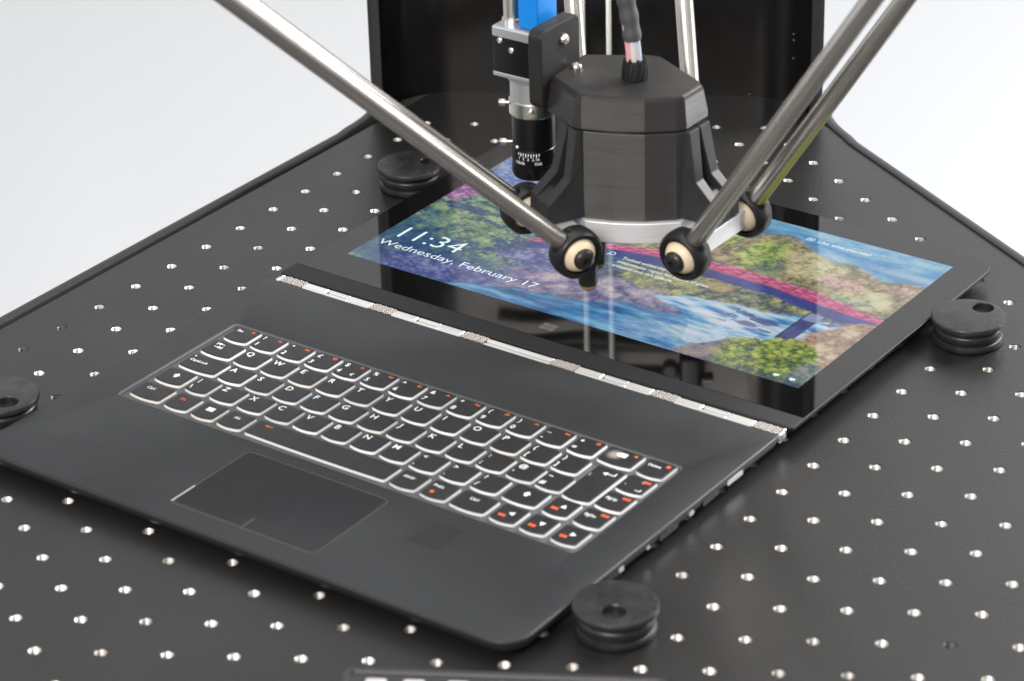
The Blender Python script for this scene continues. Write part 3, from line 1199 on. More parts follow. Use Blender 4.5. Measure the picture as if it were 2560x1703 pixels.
def letter(ch):
    return lambda mb, w, d: legend(mb, ch, 1.6, d - 5.9, 5.6, thin=0.06)


def word(s, size=3.0, x=2.4, yo=6.0, orange=None):
    def d_(mb, w, d):
        legend(mb, s, x, d - yo, size, thin=0.03)
        if orange:
            orange(mb, w, d)
    return d_


def fnblock(mb, w, d):
    for q in range(3):
        quad(mb, w - 6.2 + q * 1.5, d - 4.2, w - 5.1 + q * 1.5, d - 2.2, 1)


def dot(mb, w, d):
    ring2(mb, w - 3.6, d - 3.2, 1.2, 1.15, 1)


# number row
key(21.2, 0, KW, word('Esc', 2.9, 2.4, 5.4, lambda mb, w, d: fn_icon(mb, w, d, 0)))
for k, (sy, ch) in enumerate([('!', '1'), ('"', '2'), ('£', '3'), ('$', '4'), ('%', '5'), ('^', '6'), ('&', '7'), ('*', '8'), ('(', '9'), (')', '0'), ('_', '-'), ('+', '=')]):
    key(39.3 + 18.33 * k, 0, KW, two(sy, ch, k, '€' if ch == '4' else None))


def bksp(mb, w, d):
    poly2(mb, [(6.2, d - 5.4), (8.0, d - 7.2), (12.2, d - 7.2), (12.2, d - 3.6), (8.0, d - 3.6)])
    ring2(mb, w - 4.0, d - 3.2, 0.9, 0.85, 1)


M_KEYGLARE = M_KEY.copy()  # glare on the Backspace key, mixed into the cap colour as a pale patch
M_KEYGLARE.name = 'key_cap_glare'
_N = NT(M_KEYGLARE)
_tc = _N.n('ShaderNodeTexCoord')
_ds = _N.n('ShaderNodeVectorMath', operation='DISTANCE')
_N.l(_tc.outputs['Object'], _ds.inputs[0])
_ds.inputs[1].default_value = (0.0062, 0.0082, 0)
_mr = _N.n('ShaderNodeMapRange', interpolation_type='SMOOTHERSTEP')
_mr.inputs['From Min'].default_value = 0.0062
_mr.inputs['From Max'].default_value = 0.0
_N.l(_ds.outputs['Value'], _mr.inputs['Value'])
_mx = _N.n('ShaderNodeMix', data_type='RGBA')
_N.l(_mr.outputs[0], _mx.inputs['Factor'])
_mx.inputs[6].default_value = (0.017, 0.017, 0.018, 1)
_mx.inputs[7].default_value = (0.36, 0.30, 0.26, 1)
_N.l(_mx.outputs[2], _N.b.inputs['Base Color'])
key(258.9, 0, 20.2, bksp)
_gk = key_mesh(20.2, KD, 0.95).copy()
_gk.materials[0] = M_KEYGLARE
[q for q in laptop.children if q.name.startswith('key')][-1].data = _gk
key(281.6, 0, KW, word('Delete', 2.7, 2.0, 6.4, dot))


# second row
def tab_(mb, w, d):
    for y, s_ in ((d - 4.0, -1), (d - 7.4, 1)):
        quad(mb, 4.0, y, 8.6, y + .5)
        x = 4.0 if s_ < 0 else 8.6
        poly2(mb, [(x, y + .25), (x - s_ * 2.0, y + 1.5), (x - s_ * 2.0, y - 1.0)])
        quad(mb, x + s_ * .3 - .2, y - 1.1, x + s_ * .3 + .2, y + 1.6)


key(20.9, 1, 20.0, tab_)
for k, ch in enumerate('QWERTYUIOP'):
    key(43.2 + 18.3 * k, 1, KW, letter(ch))
key(226.2, 1, KW, two('{', '['))
key(244.0, 1, KW, two('}', ']'))


def home_(mb, w, d):
    legend(mb, '¬', w - 7, d - 5.4, 3.4)
    legend(mb, '`', 2.4, 3.2, 4.2)
    quad(mb, w - 5.4, 2.6, w - 2.6, 3.1)
    quad(mb, w - 3.1, 2.6, w - 2.6, 4.4)
    fnblock(mb, w, d)


key(281.7, 1, KW, home_)


# third row
def caps(mb, w, d):
    legend(mb, 'CapsLock', 2.2, d - 7.4, 2.9, thin=0.03)
    ring2(mb, 2.6, d - 2.6, 0.55, 0.5)


key(21.5, 2, 24.6, caps)
for k, ch in enumerate('ASDFGHJKL'):
    key(48.1 + 18.25 * k, 2, KW, letter(ch))
key(212.4, 2, KW, two(':', ';'))
key(230.4, 2, KW, two('@', "'"))
key(247.6, 2, KW - 0.6, two('~', '#'))


def enter_(mb, w, d):
    y = d - 6.0
    quad(mb, w - 8.5, y, w - 3.6, y + .6)
    quad(mb, w - 4.2, y, w - 3.6, y + 2.8)
    poly2(mb, [(w - 10.4, y + .3), (w - 8.0, y + 1.9), (w - 8.0, y - 1.3)])


# tall Enter: two bowed caps merged into one outline
def enter_mesh():
    mb = MB()

    def outl(ins):
        p = cap_outline(0, 16.6, 0, 33.2, 1.5, ins)
        out = []
        for x, y in p:
            if y > 30 and x < 6:
                pass
            out.append((x, y))
        return out
    mb.loft([at_z(outl(0), -1.75), at_z(outl(.15), -.28), at_z(outl(.45), -.02), at_z(outl(1.4), 0)], mis=[1, 0, 0])
    return mb.mesh('key', [M_KEY, M_KEYGLOW], 40)


eo = obj('key', enter_mesh(), laptop, (263.0, YF[2] - 0.8, ZT + 0.05))
mb = MB()
enter_(mb, 16.6, 33.2)
legend(mb, '|', 1.2, 22.5, 3.0)
mb.build('legend', [M_LEGEND, M_ORANGE], eo, smooth=0)
key(282.0, 2, KW, word('PgUp', 2.9, 2.0, 7.2, fnblock))


# fourth row
def shift_(mb, w, d):
    cx, cy = w * 0.5, d - 6.6
    poly2(mb, [(cx - 2.0, cy), (cx + 2.0, cy), (cx, cy + 2.4)])
    quad(mb, cx - 0.95, cy - 1.8, cx + .95, cy - .05)


key(21.1, 3, KW + 2.2, shift_)
key(41.8, 3, 14.0, two('|', '\\'))
for k, ch in enumerate('ZXCVBNM'):
    key(58.2 + 18.2 * k, 3, KW, letter(ch))
key(185.6, 3, KW, two('<', ','))
key(204.1, 3, KW, two('>', '.'))
key(222.5, 3, KW, two('?', '/'))
key(241.0, 3, 20.0, shift_)


def arrow(a, blk=True):
    def d_(mb, w, d):
        cx, cy = w * 0.56, d * 0.56
        pts = [(-1.6, -1.3), (1.6, -1.3), (0, 1.7)]
        c, s_ = math.cos(a), math.sin(a)
        poly2(mb, [(cx + x * c - y * s_, cy + x * s_ + y * c) for x, y in pts])
        if blk:
            for q in range(2):
                quad(mb, 3.0 + q * 2.0, 4.0, 4.7 + q * 2.0, 6.0, 1)
    return d_


key(264.4, 3, 14.6, arrow(0))
key(282.0, 3, KW, word('PgDn', 2.9, 2.0, 7.2, fnblock))

# bottom row
key(20.9, 4, 20.2, word('Ctrl', 3.0, 4.8, 6.2))
key(44.0, 4, 15.2, lambda mb, w, d: legend(mb, 'Fn', 4.4, d - 6.6, 3.4, 1, 0.04))


def win_(mb, w, d):
    x, y = 4.6, d - 8.0
    for i in (0, 1):
        for j in (0, 1):
            quad(mb, x + i * 2.3, y + j * 1.9, x + i * 2.3 + 2.1, y + j * 1.9 + 1.7, 0, 0.15)


key(62.0, 4, 14.4, win_)
key(79.0, 4, 15.4, word('Alt', 3.0, 5.2, 6.6))


def space_(mb, w, d):
    quad(mb, 6, d - 4.6, 8.2, d - 3.4, 1)
    ring2(mb, 9.4, d - 4.0, .8, .4, 1)


key(97.2, 4, 88.4, space_, bulge=0.5)
key(188.0, 4, 15.6, word('AltGr', 2.9, 2.8, 6.4))
key(206.2, 4, 15.4, word('PrtSc', 2.9, 2.2, 5.6, lambda mb, w, d: ring2(mb, 5.2, 4.4, 1.2, 1.15, 1)))
key(223.8, 4, 20.6, word('Ctrl', 3.0, 6.6, 6.4))
key(247.1, 4, 14.8, arrow(math.pi / 2))
key(264.4, 4, 14.8, arrow(math.pi))
key(282.2, 4, 14.8, arrow(-math.pi / 2))

# ---- hinge: watch-band style
hinge = MB()
hinge.tube([(0.5, -0.4, 7.4), (320.5, -0.4, 7.4)], 2.2, 14)
hinge_o = hinge.build('hinge', M_HINGE, laptop, smooth=50)


def link(x0, x1, y0, y1, ztop=11.1, r=1.4):
    sec = rrect(y0, 6.5, y1, ztop, r, 4)
    mb = MB()
    mb.loft([[(x0 + .25, y, z) for y, z in rrect(y0, 6.5, y1, ztop, r, 4, .4)], [(x0 + .7, y, z) for y, z in sec],
             [(x1 - .7, y, z) for y, z in sec], [(x1 - .25, y, z) for y, z in rrect(y0, 6.5, y1, ztop, r, 4, .4)]])
    mb.build('hinge_link', M_HINGE, hinge_o, smooth=35)


def braid(x0, x1):
    mb = MB()
    nx = int((x1 - x0) / 1.25)
    rows_ = np.linspace(-2.0, 3.5, 6)
    for i in range(nx):
        for j, y in enumerate(rows_):
            x = x0 + (x1 - x0) * (i + 0.5 + (0.5 if j % 2 else 0)) / (nx + .5)
            mb.sphere((x, y, 10.6 + 0.18 * math.sin(i * 2.1 + j * 3.3)), 0.85, 0, 7, 5, (1.0, 0.82, 0.62))
    mb.box(x0 + .3, -2.3, 7.5, x1 - .3, 3.8, 10.4)
    mb.build('hinge_link', M_BRAID, hinge_o, smooth=60)


H0, H1 = -2.4, 3.9
link(-0.4, 2.8, H0, -0.9 + .2)
link(-0.4, 2.8, -0.5, 1.7)
link(-0.2, 2.8, 1.9, 3.9)
b_ = [2.8, 17.8, 33.8, 49.2, 64.2]


def group(x):
    """link, pair of tubes, link: about 46 mm"""
    link(x + 0.0, x + 16.0, H0, H1)
    link(x + 16.0, x + 31.0, 1.3, H1)
    link(x + 16.0, x + 31.0, H0, 0.9, 10.3)
    link(x + 31.0, x + 46.3, H0, H1)


braid(2.8, 18)
group(18)
braid(64.3, 79.2)
group(79.2)
braid(125.5, 140.2)
link(140.2, 183.0, 1.0, H1)
link(140.2, 183.0, H0, 0.6, 10.2)
braid(183.0, 198.2)
group(198.2)
braid(244.5, 259.4)
group(259.4 - 1.0)
braid(304.6, 319.4)
link(319.4, 321.8, H0, -0.6)
link(319.4, 321.8, -0.2, 2.1)
link(319.4, 321.2, 2.5, 3.9)

# ---- lid with glass and display
LX0, LX1, LY0, LY1 = -3.6, 323.0, 5.6, 228.0


def lid_loop(ins, z):
    out = []
    x0, y0, x1, y1 = LX0 + ins, LY0 + ins * .5, LX1 - ins, LY1 - ins
    rt, rb_ = max(.1, 14 - ins), max(.1, 2.5 - ins * .4)
    for cx, cy, a0, r in ((x1 - rb_, y0 + rb_, -90, rb_), (x1 - rt, y1 - rt, 0, rt), (x0 + rt, y1 - rt, 90, rt), (x0 + rb_, y0 + rb_, 180, rb_)):
        for k in range(nb + 1):
            a = math.radians(a0 + 90 * k / nb)
            out.append((cx + r * math.cos(a), cy + r * math.sin(a), z))
    return out


mb = MB()
mb.loft([lid_loop(5, 6.4), lid_loop(2.0, 7.0), lid_loop(0.3, 8.6), lid_loop(0, 9.8), lid_loop(0.1, 10.6), lid_loop(0.5, 10.85)])
lid_o = mb.build('lid', M_CHIN, laptop, smooth=40)
mb = MB()
GL = [(p[0], max(p[1], 19.2)) for p in rrect(LX0 + .7, 6, LX1 - .7, LY1 - .7, 13.3, nb)]
gl = []
r = 13.3
x0, x1, y1 = LX0 + .7, LX1 - .7, LY1 - .7
gl = [(x0, 19.4), (x1, 18.6)]
for cx, a0 in ((x1 - r, 0), (x0 + r, 90)):
    for k in range(nb + 1):
        a = math.radians(a0 + 90 * k / nb)
        gl.append((cx + r * math.cos(a), y1 - r + r * math.sin(a)))
mb.loft([at_z(gl, 10.8), at_z(gl, 11.0)])
mb.build('glass', M_GLASS, lid_o, smooth=0)
# rubber nubs under the lid edge
for (x, y) in ((309, 216), (12, 216)):
    mb = MB()
    mb.lathe([(3.2, 3.0), (3.6, 4.0), (3.6, 7.2)], 16)
    mb.build('rubber_nub', M_SIDE, lid_o, (x, y, 0))

# ---- the lock screen picture, painted procedurally into vertex colours
DX0, DX1, DY0, DY1 = 13.8, 304.4, 43.6, 209.4
NW, NH = 760, 430


_gx, _gy = np.meshgrid(np.linspace(0, 1, NW), np.linspace(0, 1, NH))
_tab = np.random.default_rng(5).random((512, 512))


def vnoise(fx, fy, seed, ang):
    c, s_ = math.cos(ang), math.sin(ang)
    px, py = _gx * fx, _gy * fy
    x, y = px * c - py * s_ + 97.3 + seed * 13.7 % 211, px * s_ + py * c + 151.9 + seed * 7.9 % 173
    xi, yi = np.floor(x).astype(int), np.floor(y).astype(int)
    tx, ty = x - xi, y - yi
    tx, ty = tx ** 3 * (tx * (6 * tx - 15) + 10), ty ** 3 * (ty * (6 * ty - 15) + 10)
    g = lambda a, b: _tab[b % 512, a % 512]
    return (g(xi, yi) * (1 - tx) + g(xi + 1, yi) * tx) * (1 - ty) + (g(xi, yi + 1) * (1 - tx) + g(xi + 1, yi + 1) * tx) * ty


def norm(o):
    return np.clip(0.5 + (o - o.mean()) / o.std() * 0.22, 0, 1)


def fbm(fx, fy, seed, octs=5, gain=0.55):
    o, amp = 0, 1.0
    for k in range(octs):
        o = o + amp * vnoise(fx * 2 ** k, fy * 2 ** k, seed * 31 + k, 0.12 + 0.35 * (k % 2))
        amp *= gain
    return norm(o)


def billow(fx, fy, seed, octs=4, gain=.6):
    o, amp = 0, 1.0
    for k in range(octs):
        o = o + amp * np.abs(2 * vnoise(fx * 2.1 ** k, fy * 2.1 ** k, seed * 37 + k, 0.6 + 1.2 * k) - 1)
        amp *= gain
    return norm(o)


X = np.linspace(0, 290.6, NW)[None, :] * np.ones((NH, 1))
Y = np.linspace(0, 165.8, NH)[:, None] * np.ones((1, NW))


def ss(a, b, x):
    t = np.clip((x - a) / (b - a), 0, 1)
    return t * t * (3 - 2 * t)


def C(r, g, b):
    return np.array(lin((r / 255, g / 255, b / 255)))


def mixc(img, col, m):
    return img * (1 - m[..., None]) + col * m[..., None]


def ramp(t, cols):
    t = np.clip(t, 0, 1) * (len(cols) - 1)
    i = np.clip(t.astype(int), 0, len(cols) - 2)
    f = (t - i)[..., None]
    A = np.array(cols)
    return A[i] * (1 - f) + A[i + 1] * f


def curve(x, pts):
    return np.interp(x, [p[0] for p in pts], [p[1] for p in pts])


def blob(cx, cy, rx, ry, soft=.5):
    d = np.hypot((X - cx) / rx, (Y - cy) / ry) + (N1 - .5) * .8 + (N2 - .5) * .5
    return ss(1 + soft * .5, 1 - soft * .5, d)


N1 = fbm(9, 6, 1)
N2 = fbm(28, 18, 2, 5, .6)
N3 = fbm(10, 22, 3, 5, .62)
N4 = fbm(80, 46, 4, 3, .7)
F1 = billow(26, 16, 5, 4, .62)        # foliage clumps with dark gaps
F2 = billow(75, 45, 6, 3, .75)         # leaf-scale detail
R1 = billow(20, 16, 7, 5, .7)         # rocks
W1 = fbm(16, 34, 8, 5, .62)           # streaky water
leaf = np.clip(.5 + .8 * (F1 - .5) + .75 * (F2 - .5) + .3 * (N4 - .5), 0, 1)
wob = (N1 - .5) * 16 + (N2 - .5) * 8
wob2 = (N2 - .5) * 7 + (N4 - .5) * 4

# --- left: forest in blue shade with sunlit yellow green branches
img = ramp(.10 + .75 * leaf + .25 * (N3 - .5), [C(8, 44, 84), C(22, 74, 112), C(52, 104, 118), C(110, 146, 118)])
sun = ss(.42, .62, N3 + .35 * (leaf - .5) + .12)
img = mixc(img, ramp(leaf, [C(60, 100, 84), C(128, 160, 104), C(186, 202, 130)]),
           .85 * sun * np.maximum(blob(58, 62, 42, 18, 1.0), np.maximum(.9 * blob(22, 88, 34, 12, 1.0), .8 * blob(84, 44, 26, 12, 1.0))))
# violet haze over the lower left and centre
img = mixc(img, ramp(.1 + .85 * leaf, [C(34, 44, 118), C(84, 88, 160), C(150, 146, 196)]), .85 * np.maximum(blob(104, 46, 30, 20, 1.0), .9 * blob(62, 14, 48, 15, 1.0)))
img = mixc(img, C(12, 66, 128), .55 * blob(26, 34, 26, 12, 1.2))
# upper left: blue and violet crowns with one pink tree
img = mixc(img, ramp(.1 + .8 * leaf, [C(50, 70, 150), C(110, 128, 200), C(170, 186, 224)]), .8 * ss(102, 124, Y + wob) * ss(140, 90, X) * (.35 + .65 * ss(.4, .6, fbm(6, 5, 61))))
img = mixc(img, ramp(leaf, [C(110, 50, 130), C(186, 96, 170), C(206, 150, 200)]), .85 * blob(1, 103, 10, 9, .8))
# --- right: autumn slope
warm = ramp(.10 + .80 * leaf, [C(66, 82, 74), C(120, 116, 82), C(172, 152, 106), C(208, 190, 142)])
img = mixc(img, warm, ss(118, 140, X + wob * .6) * ss(80, 92, Y + wob * .3))
img = mixc(img, ramp(leaf, [C(40, 76, 74), C(84, 118, 76), C(150, 160, 84)]), .85 * blob(150, 116, 16, 14, .9))
img = mixc(img, ramp(leaf, [C(70, 108, 66), C(156, 180, 70), C(206, 214, 110)]), .95 * np.maximum(blob(194, 122, 11, 19, .7), blob(168, 134, 9, 9, .8)))
img = mixc(img, ramp(leaf, [C(60, 92, 84), C(104, 128, 98), C(150, 156, 110)]), .8 * blob(206, 108, 9, 8, .9))
img = mixc(img, ramp(leaf, [C(150, 140, 100), C(206, 196, 140), C(230, 222, 176)]), .85 * np.maximum(blob(232, 126, 16, 12, .8), blob(270, 108, 20, 9, .8)))
img = mixc(img, ramp(leaf, [C(166, 120, 110), C(214, 166, 152), C(232, 200, 186)]), .85 * np.maximum(blob(250, 115, 14, 8, .8), .9 * blob(283, 125, 12, 6, .8)))
img = mixc(img, ramp(leaf, [C(110, 130, 100), C(166, 182, 140), C(214, 220, 180)]), .7 * blob(262, 98, 16, 5, .9))
# distant blue slopes and sky
sl = curve(X, [(0, 175), (118, 170), (150, 150), (170, 147), (188, 148), (198, 154), (210, 150), (232, 135), (244, 138), (268, 130), (291, 134)])
far = ramp(.2 + .7 * N3 + .3 * (F1 - .5), [C(14, 104, 170), C(48, 138, 198), C(110, 172, 212), C(168, 204, 226)])
img = mixc(img, far, ss(-4, 4, Y - sl - wob * .35) * ss(110, 130, X))
img = mixc(img, C(186, 210, 228), .5 * blob(276, 142, 24, 4, 1.2))
# --- bridge
bt = curve(X, [(60, 66), (90, 80), (116, 90), (142, 97), (177, 101), (198, 101.4), (236, 99.4), (259, 96), (275, 92.5), (291, 88.5)])
bb = curve(X, [(60, 60), (90, 74), (120, 84), (148, 90), (180, 92), (221, 91.4), (248, 87.4), (270, 84), (291, 83)])
ub = curve(X, [(60, 56), (100, 68), (130, 77.5), (163, 81), (187, 83), (226, 82.5), (255, 77), (272, 74), (284, 80), (291, 84)])
on = ss(70, 84, X)
rail = ss(-.3, .5, bt - Y) * ss(-.3, .5, Y - bb) * on
img = mixc(img, ramp(.2 + .6 * N4, [C(160, 32, 92), C(206, 60, 124), C(232, 112, 156)]), .95 * rail)
for f, a_ in ((.10, .55), (.42, .5), (.72, .35)):
    yy = bt - (bt - bb) * f
    dash = ss(-.15, .25, np.sin(X * .62 + f * 30) + (N4 - .5))
    img = mixc(img, C(246, 206, 218), a_ * np.exp(-((Y - yy) / .42) ** 2) * on * dash)
for px_ in (84, 110, 136, 160, 183, 199, 216, 233, 250, 266, 281):
    img = mixc(img, C(150, 22, 84), .8 * np.exp(-((X - px_ - (Y - bt) * .25) / .75) ** 2) * ss(-1.4, 0, bt + 1.2 - Y) * ss(-.5, .5, Y - bb))
under = ss(-.3, .5, bb - Y) * ss(-.8, .8, Y - ub + wob2 * .2) * on
img = mixc(img, ramp(.15 + .8 * N3, [C(24, 30, 104), C(44, 50, 142), C(84, 84, 178)]), .93 * under)
# --- shrubs between bridge and river
low = ss(.8, -.8, Y - ub + wob2 * .2)
shrub = ramp(.05 + .95 * leaf, [C(44, 58, 84), C(88, 100, 96), C(138, 144, 92), C(192, 184, 112)])
img = mixc(img, shrub, low * ss(126, 146, X + wob * .5) * ss(44, 54, Y + wob2))
img = mixc(img, C(214, 176, 96), .5 * blob(196, 76, 8, 3.5, .9) * low)
# --- banks: violet and tan rocks
bank = ss(-3, 3, curve(X, [(60, 20), (90, 34), (110, 44), (140, 56), (170, 56), (196, 54)]) - Y + wob * .6) * ss(84, 104, X + wob) * ss(200, 184, X)
img = mixc(img, ramp(.05 + .9 * R1, [C(46, 42, 96), C(104, 96, 142), C(160, 146, 168), C(206, 190, 190)]), .92 * bank)
# --- rapids
wt = curve(X, [(120, 20), (150, 34), (165, 46), (187, 57), (207, 62), (232, 65), (250, 68), (268, 72), (291, 72)])
wat = ramp(.12 + .9 * W1, [C(28, 96, 172), C(76, 148, 208), C(138, 188, 232), C(196, 222, 246), C(232, 240, 252)])
rap = ss(-1.6, 1.6, wt - Y + wob2 * .5) * ss(-3, 3, X - curve(Y, [(0, 186), (12, 192), (30, 190), (40, 196), (48, 172), (58, 186)]) + wob2)
img = mixc(img, wat, rap)
st = billow(16, 26, 23, 3)
stone = ss(.66, .76, st + (N4 - .5) * .2) * rap * ss(38, 46, Y) * ss(204, 222, X)
stone = np.maximum(stone, rap * np.maximum(blob(240, 54, 7, 2.4, .6), blob(232, 47, 6, 2.6, .6)))
img = mixc(img, ramp(R1, [C(38, 44, 104), C(88, 96, 150)]), .85 * stone)
# --- pool
pt = curve(X, [(56, -3), (68, 1), (84, 8), (106, 15), (124, 19), (136, 20), (151, 27), (165, 34), (176, 33), (196, 37), (204, 32), (212, 14), (226, 0)])
pool = ss(-1.2, 1.2, pt - Y + wob2 * .35) * ss(56, 66, X)
img = mixc(img, ramp(.12 + .8 * W1, [C(8, 62, 116), C(16, 92, 150), C(46, 132, 186), C(112, 178, 216)]), pool)
img = mixc(img, wat, .65 * pool * ss(168, 205, X + wob * .5))
# --- pier
ex = 257 + (Y - 60) * .03
pr = ss(4.9, 4.4, np.abs(X - ex)) * ss(40, 42, Y) * ss(76, 75, Y)
img = mixc(img, ramp(R1, [C(44, 50, 110), C(92, 98, 152)]), pr)
img = mixc(img, C(150, 158, 192), .85 * pr * ss(66, 68, Y))
img = mixc(img, C(30, 34, 90), .7 * ss(1.0, .4, np.abs(X - ex + 4.4)) * ss(41, 43, Y) * ss(76, 75, Y))
# --- right foreground: tan shrub, then the yellow green bush
tan = ss(-3, 3, curve(X, [(258, 36), (264, 52), (273, 66), (283, 78), (291, 82)]) - Y + wob2) * ss(258, 266, X + wob2)
img = mixc(img, ramp(.05 + .9 * leaf, [C(120, 96, 84), C(186, 150, 118), C(226, 200, 164)]), tan)
bu = curve(X, [(212, -4), (219, 12), (231, 27), (242, 34), (252, 40), (267, 45), (277, 42), (285, 30), (291, 20)])
bush = ss(-1.2, 1.2, bu - Y + wob2)
img = mixc(img, ramp(.02 + .95 * leaf, [C(40, 66, 44), C(92, 116, 44), C(156, 172, 56), C(208, 210, 100)]), bush)
img = mixc(img, ramp(R1, [C(76, 70, 110), C(140, 128, 146), C(190, 166, 140)]), .9 * bush * ss(240, 228, X + wob))
img = mixc(img, ramp(leaf, [C(70, 90, 110), C(130, 146, 150)]), .8 * bush * blob(286, 12, 8, 12, .9))
img = mixc(img, C(24, 50, 96), .55 * ss(8, 1, Y + wob2) * ss(232, 244, X))
img = np.clip(img, 0, 1)
img = np.where(img > .55, .55 + (img - .55) * .6, img)
img = img * .93 + C(150, 164, 196) * .07  # pale reflection haze of the screen blended into the picture colours
grey = img.mean(-1, keepdims=True)
img = np.clip(grey + (img - grey) * .92, 0, 1)

dm = bpy.data.materials.new('display_picture')
N = NT(dm)
N.b.inputs['Base Color'].default_value = (0.004, 0.004, 0.004, 1)
N.b.inputs['Roughness'].default_value = 0.035
N.b.inputs['Specular IOR Level'].default_value = 0.62
at_ = N.n('ShaderNodeAttribute', attribute_name='picture')
N.l(at_.outputs['Color'], N.b.inputs['Emission Color'])
N.b.inputs['Emission Strength'].default_value = 0.86
gx = np.linspace(DX0, DX1, NW)
gy = np.linspace(DY0, DY1, NH)
co = np.zeros((NH, NW, 3), np.float32)
co[..., 0], co[..., 1], co[..., 2] = gx[None, :], gy[:, None], 11.06
idx = np.arange(NW * NH).reshape(NH, NW)
quads = np.stack([idx[:-1, :-1], idx[:-1, 1:], idx[1:, 1:], idx[1:, :-1]], -1).reshape(-1, 4)
me = bpy.data.meshes.new('display')
me.vertices.add(NW * NH)
me.vertices.foreach_set('co', (co.reshape(-1) * MM).astype(np.float32))
me.loops.add(quads.size)
me.loops.foreach_set('vertex_index', quads.reshape(-1).astype(np.int32))
me.polygons.add(len(quads))
me.polygons.foreach_set('loop_start', np.arange(0, quads.size, 4, dtype=np.int32))
me.polygons.foreach_set('loop_total', np.full(len(quads), 4, dtype=np.int32))
me.update(calc_edges=True)
at2 = me.color_attributes.new('picture', 'FLOAT_COLOR', 'POINT')
rgba = np.ones((NH * NW, 4), np.float32)
rgba[:, :3] = img.reshape(-1, 3)
at2.data.foreach_set('color', rgba.reshape(-1))
me.materials.append(dm)
obj('display', me, lid_o)

M_TXT = mat('screen_text', (0.02, 0.02, 0.02), 0.05, spec=0.6, emis=((0.86, 0.95, 1.0), 1.0))


def screen_text(name, s, x, y, size, thin=0.0, wscale=1.0):
    vs, fs = text_geo(s, size, 'LEFT', thin)
    mb = MB()
    mb.add([(vx * wscale + x, vy + y, 11.12) for vx, vy, _ in vs], fs)
    return mb.build(name, M_TXT, lid_o, smooth=0)


def text_width(s, size):
    vs, _ = text_geo(s, size)
    return max(v[0] for v in vs) - min(v[0] for v in vs)


def fit_text(name, s, x, y, size, width, thin=0.0):
    return screen_text(name, s, x, y, size, thin, width / text_width(s, size))


fit_text('clock_text', '11:34', 18.6, 76.6, 20.0, 42.0, -0.14)
fit_text('date_text', 'Wednesday, February 17', 18.6, 64.4, 8.8, 108.0, -0.03)
fit_text('caption_text', 'Tucked within the hillside, this', 146.2, 120.4, 4.4, 47.5)
fit_text('caption_text', 'mountainous region has a place of great', 146.2, 115.4, 4.4, 59.0)
fit_text('caption_text', 'antiquity and rich culture', 146.2, 110.4, 4.4, 38.5)
fit_text('prompt_text', 'Like what you see?', 226.5, 196.3, 4.2, 33.0)
mb = MB()
for (cx, cy, rr) in ((138.4, 123.6, 1.9),):
    ring2(mb, cx, cy, rr, 0.45, 0, 18)
    mb.add([(cx - 1.4, cy - 1.2, .03), (cx - 1.1, cy - 1.6, .03), (cx - 2.9, cy - 3.2, .03), (cx - 3.2, cy - 2.8, .03)], [[0, 1, 2, 3]])
mb.build('search_icon', M_TXT, lid_o, (0, 0, 11.09), smooth=0)
mb = MB()
for a, b, c, d in ((219.4, 196.4, 224.0, 196.8), (219.4, 199.2, 224.0, 199.6), (219.4, 196.4, 219.8, 199.6), (223.6, 196.4, 224, 199.6)):
    quad(mb, a, b, c, d)
ring2(mb, 221.7, 198.0, 1.0, .4)
mb.build('camera_icon', M_TXT, lid_o, (0, 0, 11.09), smooth=0)
for cx in (287.6, 297.0):
    mb = MB()
    quad(mb, cx - 1.6, 49.0, cx + 1.6, 51.2)
    quad(mb, cx - .6, 48.4, cx + .6, 48.9)
    mb.build('status_icon', M_TXT, lid_o, (0, 0, 11.09), smooth=0)
# window-shaped mark on the bezel
mb = MB()
for i in (0, 1):
    for j in (0, 1):
        quad(mb, 155.0 + i * 4.6, 27.6 + j * 3.6, 159.3 + i * 4.6, 30.9 + j * 3.6)
mb.build('bezel_mark', M_MARK, lid_o, (0, 0, 11.0), smooth=0)

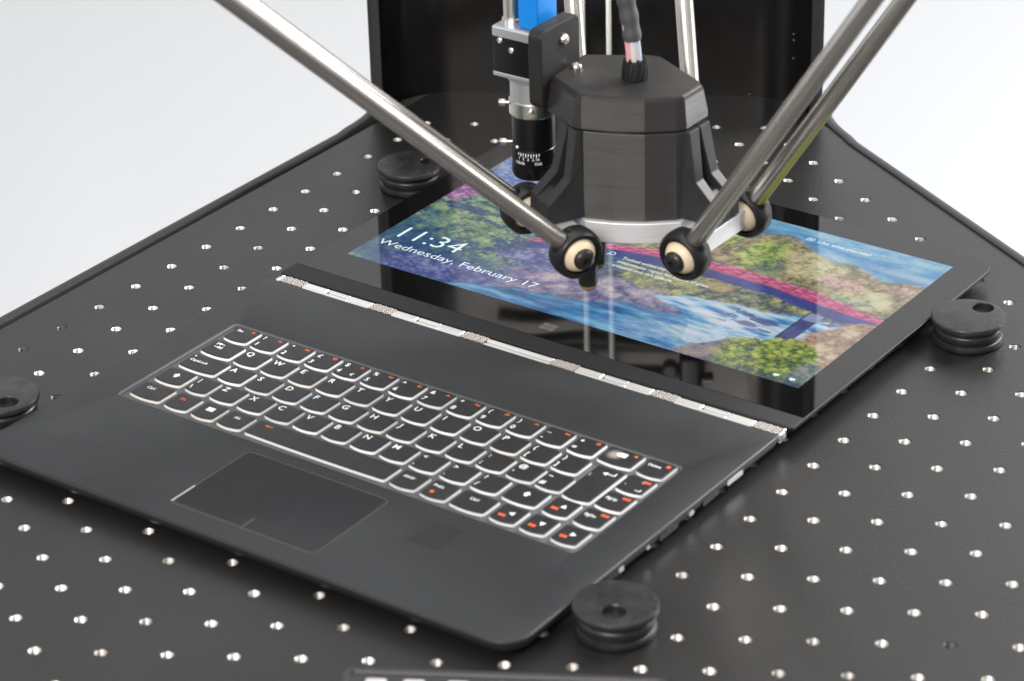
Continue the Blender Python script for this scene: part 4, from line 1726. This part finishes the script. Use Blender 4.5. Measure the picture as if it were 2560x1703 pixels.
# ================================================================== CLAMP DISCS
disc_specs = [
    ((-238, 321), 135, 'black eccentric clamp disc behind the far left corner of the laptop screen', (11.0, 4.0)),
    ((80.6, 137.0), 0, 'black eccentric clamp disc gripping the right edge of the laptop screen', (7.9, 9.0)),
    ((-87.8, -152.0), 0, 'black eccentric clamp disc at the near right corner of the keyboard', (-0.5, -7.2)),
    ((-411.5, 27.0), 0, 'black eccentric clamp disc at the left edge of the keyboard, cut by the frame', (5.5, -8.0))]
for (x, y), rz, lab, hole in disc_specs:
    c = thing('clamp_disc', lab, 'clamp disc', (x, y, 0), 0, 'clamp discs around the laptop')
    # upper disc with eccentric bore
    seg = 48
    R = 19.6
    mb = MB()
    ring = lambda r_, cx, cy, z: [(cx + r_ * math.cos(2 * math.pi * k / seg), cy + r_ * math.sin(2 * math.pi * k / seg), z) for k in range(seg)]
    hx, hy = hole
    mb.loft([ring(17.0, 0, 0, 11.3), ring(R - .5, 0, 0, 11.4), ring(R, 0, 0, 11.9), ring(R, 0, 0, 13.8), ring(R - .4, 0, 0, 14.4), ring(R - 1.2, 0, 0, 14.6),
             ring(5.9, hx, hy, 14.6), ring(5.6, hx, hy, 14.2), ring(5.5, hx, hy, 7.0)], cap0=True, cap1=True)
    mb.build('upper_disc', M_PUCK, c, smooth=35)
    mb = MB()
    mb.loft([ring(R - 2.6, 0, 0, 0.05), ring(R - 1.2, 0, 0, 0.9), ring(R - .9, 0, 0, 2.6), ring(R - 1.4, 0, 0, 3.8), ring(R - 2.6, 0, 0, 4.4), ring(R - 1.8, 0, 0, 5.2),
             ring(R - 1.5, 0, 0, 6.6), ring(R - 1.5, 0, 0, 8.0), ring(R - 1.9, 0, 0, 9.0), ring(16.8, 0, 0, 9.6), ring(16.8, 0, 0, 11.4)])
    mb.build('lower_disc', M_PUCK, c, smooth=35)
    mb = MB()
    mb.lathe([(4.3, 7.8), (4.3, 10.2), (3.6, 10.8), (2.3, 10.8), (2.2, 8.8), (0.01, 8.8)], 24, cap1=False)
    mb.build('clamp_screw', M_SCREW, c, (hx, hy, 0), smooth=40)

# ================================================================== KEYPAD AT THE FRONT
pad = thing('keypad', 'black handheld keypad with pale square keys cut by the bottom of the frame', 'keypad', (-132.5, -234.5, 0),
            math.radians(-0.3))
mb = MB()
mb.loft([at_z(rrect(-71, -34, 71, 34, 6, 6, 1.5), 0.05), at_z(rrect(-71, -34, 71, 34, 6, 6), 1.6), at_z(rrect(-71, -34, 71, 34, 6, 6), 8.2),
         at_z(rrect(-71, -34, 71, 34, 6, 6, 0.8), 9.2), at_z(rrect(-71, -34, 71, 34, 6, 6, 3.2), 9.2), at_z(rrect(-71, -34, 71, 34, 6, 6, 3.8), 8.2)])
mb.build('case', M_PAD_CASE, pad, smooth=40)
kmesh = MB().loft([at_z(rrect(-4.6, -4.6, 4.6, 4.6, 1.3, 4), 8.1), at_z(rrect(-4.6, -4.6, 4.6, 4.6, 1.3, 4), 9.6),
                   at_z(rrect(-4.6, -4.6, 4.6, 4.6, 1.3, 4, .6), 10.0)]).mesh('pale_key', M_PALEKEY, 40)
for x in (-55, -38.5, -19.5, 2.0):
    for y in (20, 6, -8):
        obj('pale_key', kmesh, pad, (x, y, 0))
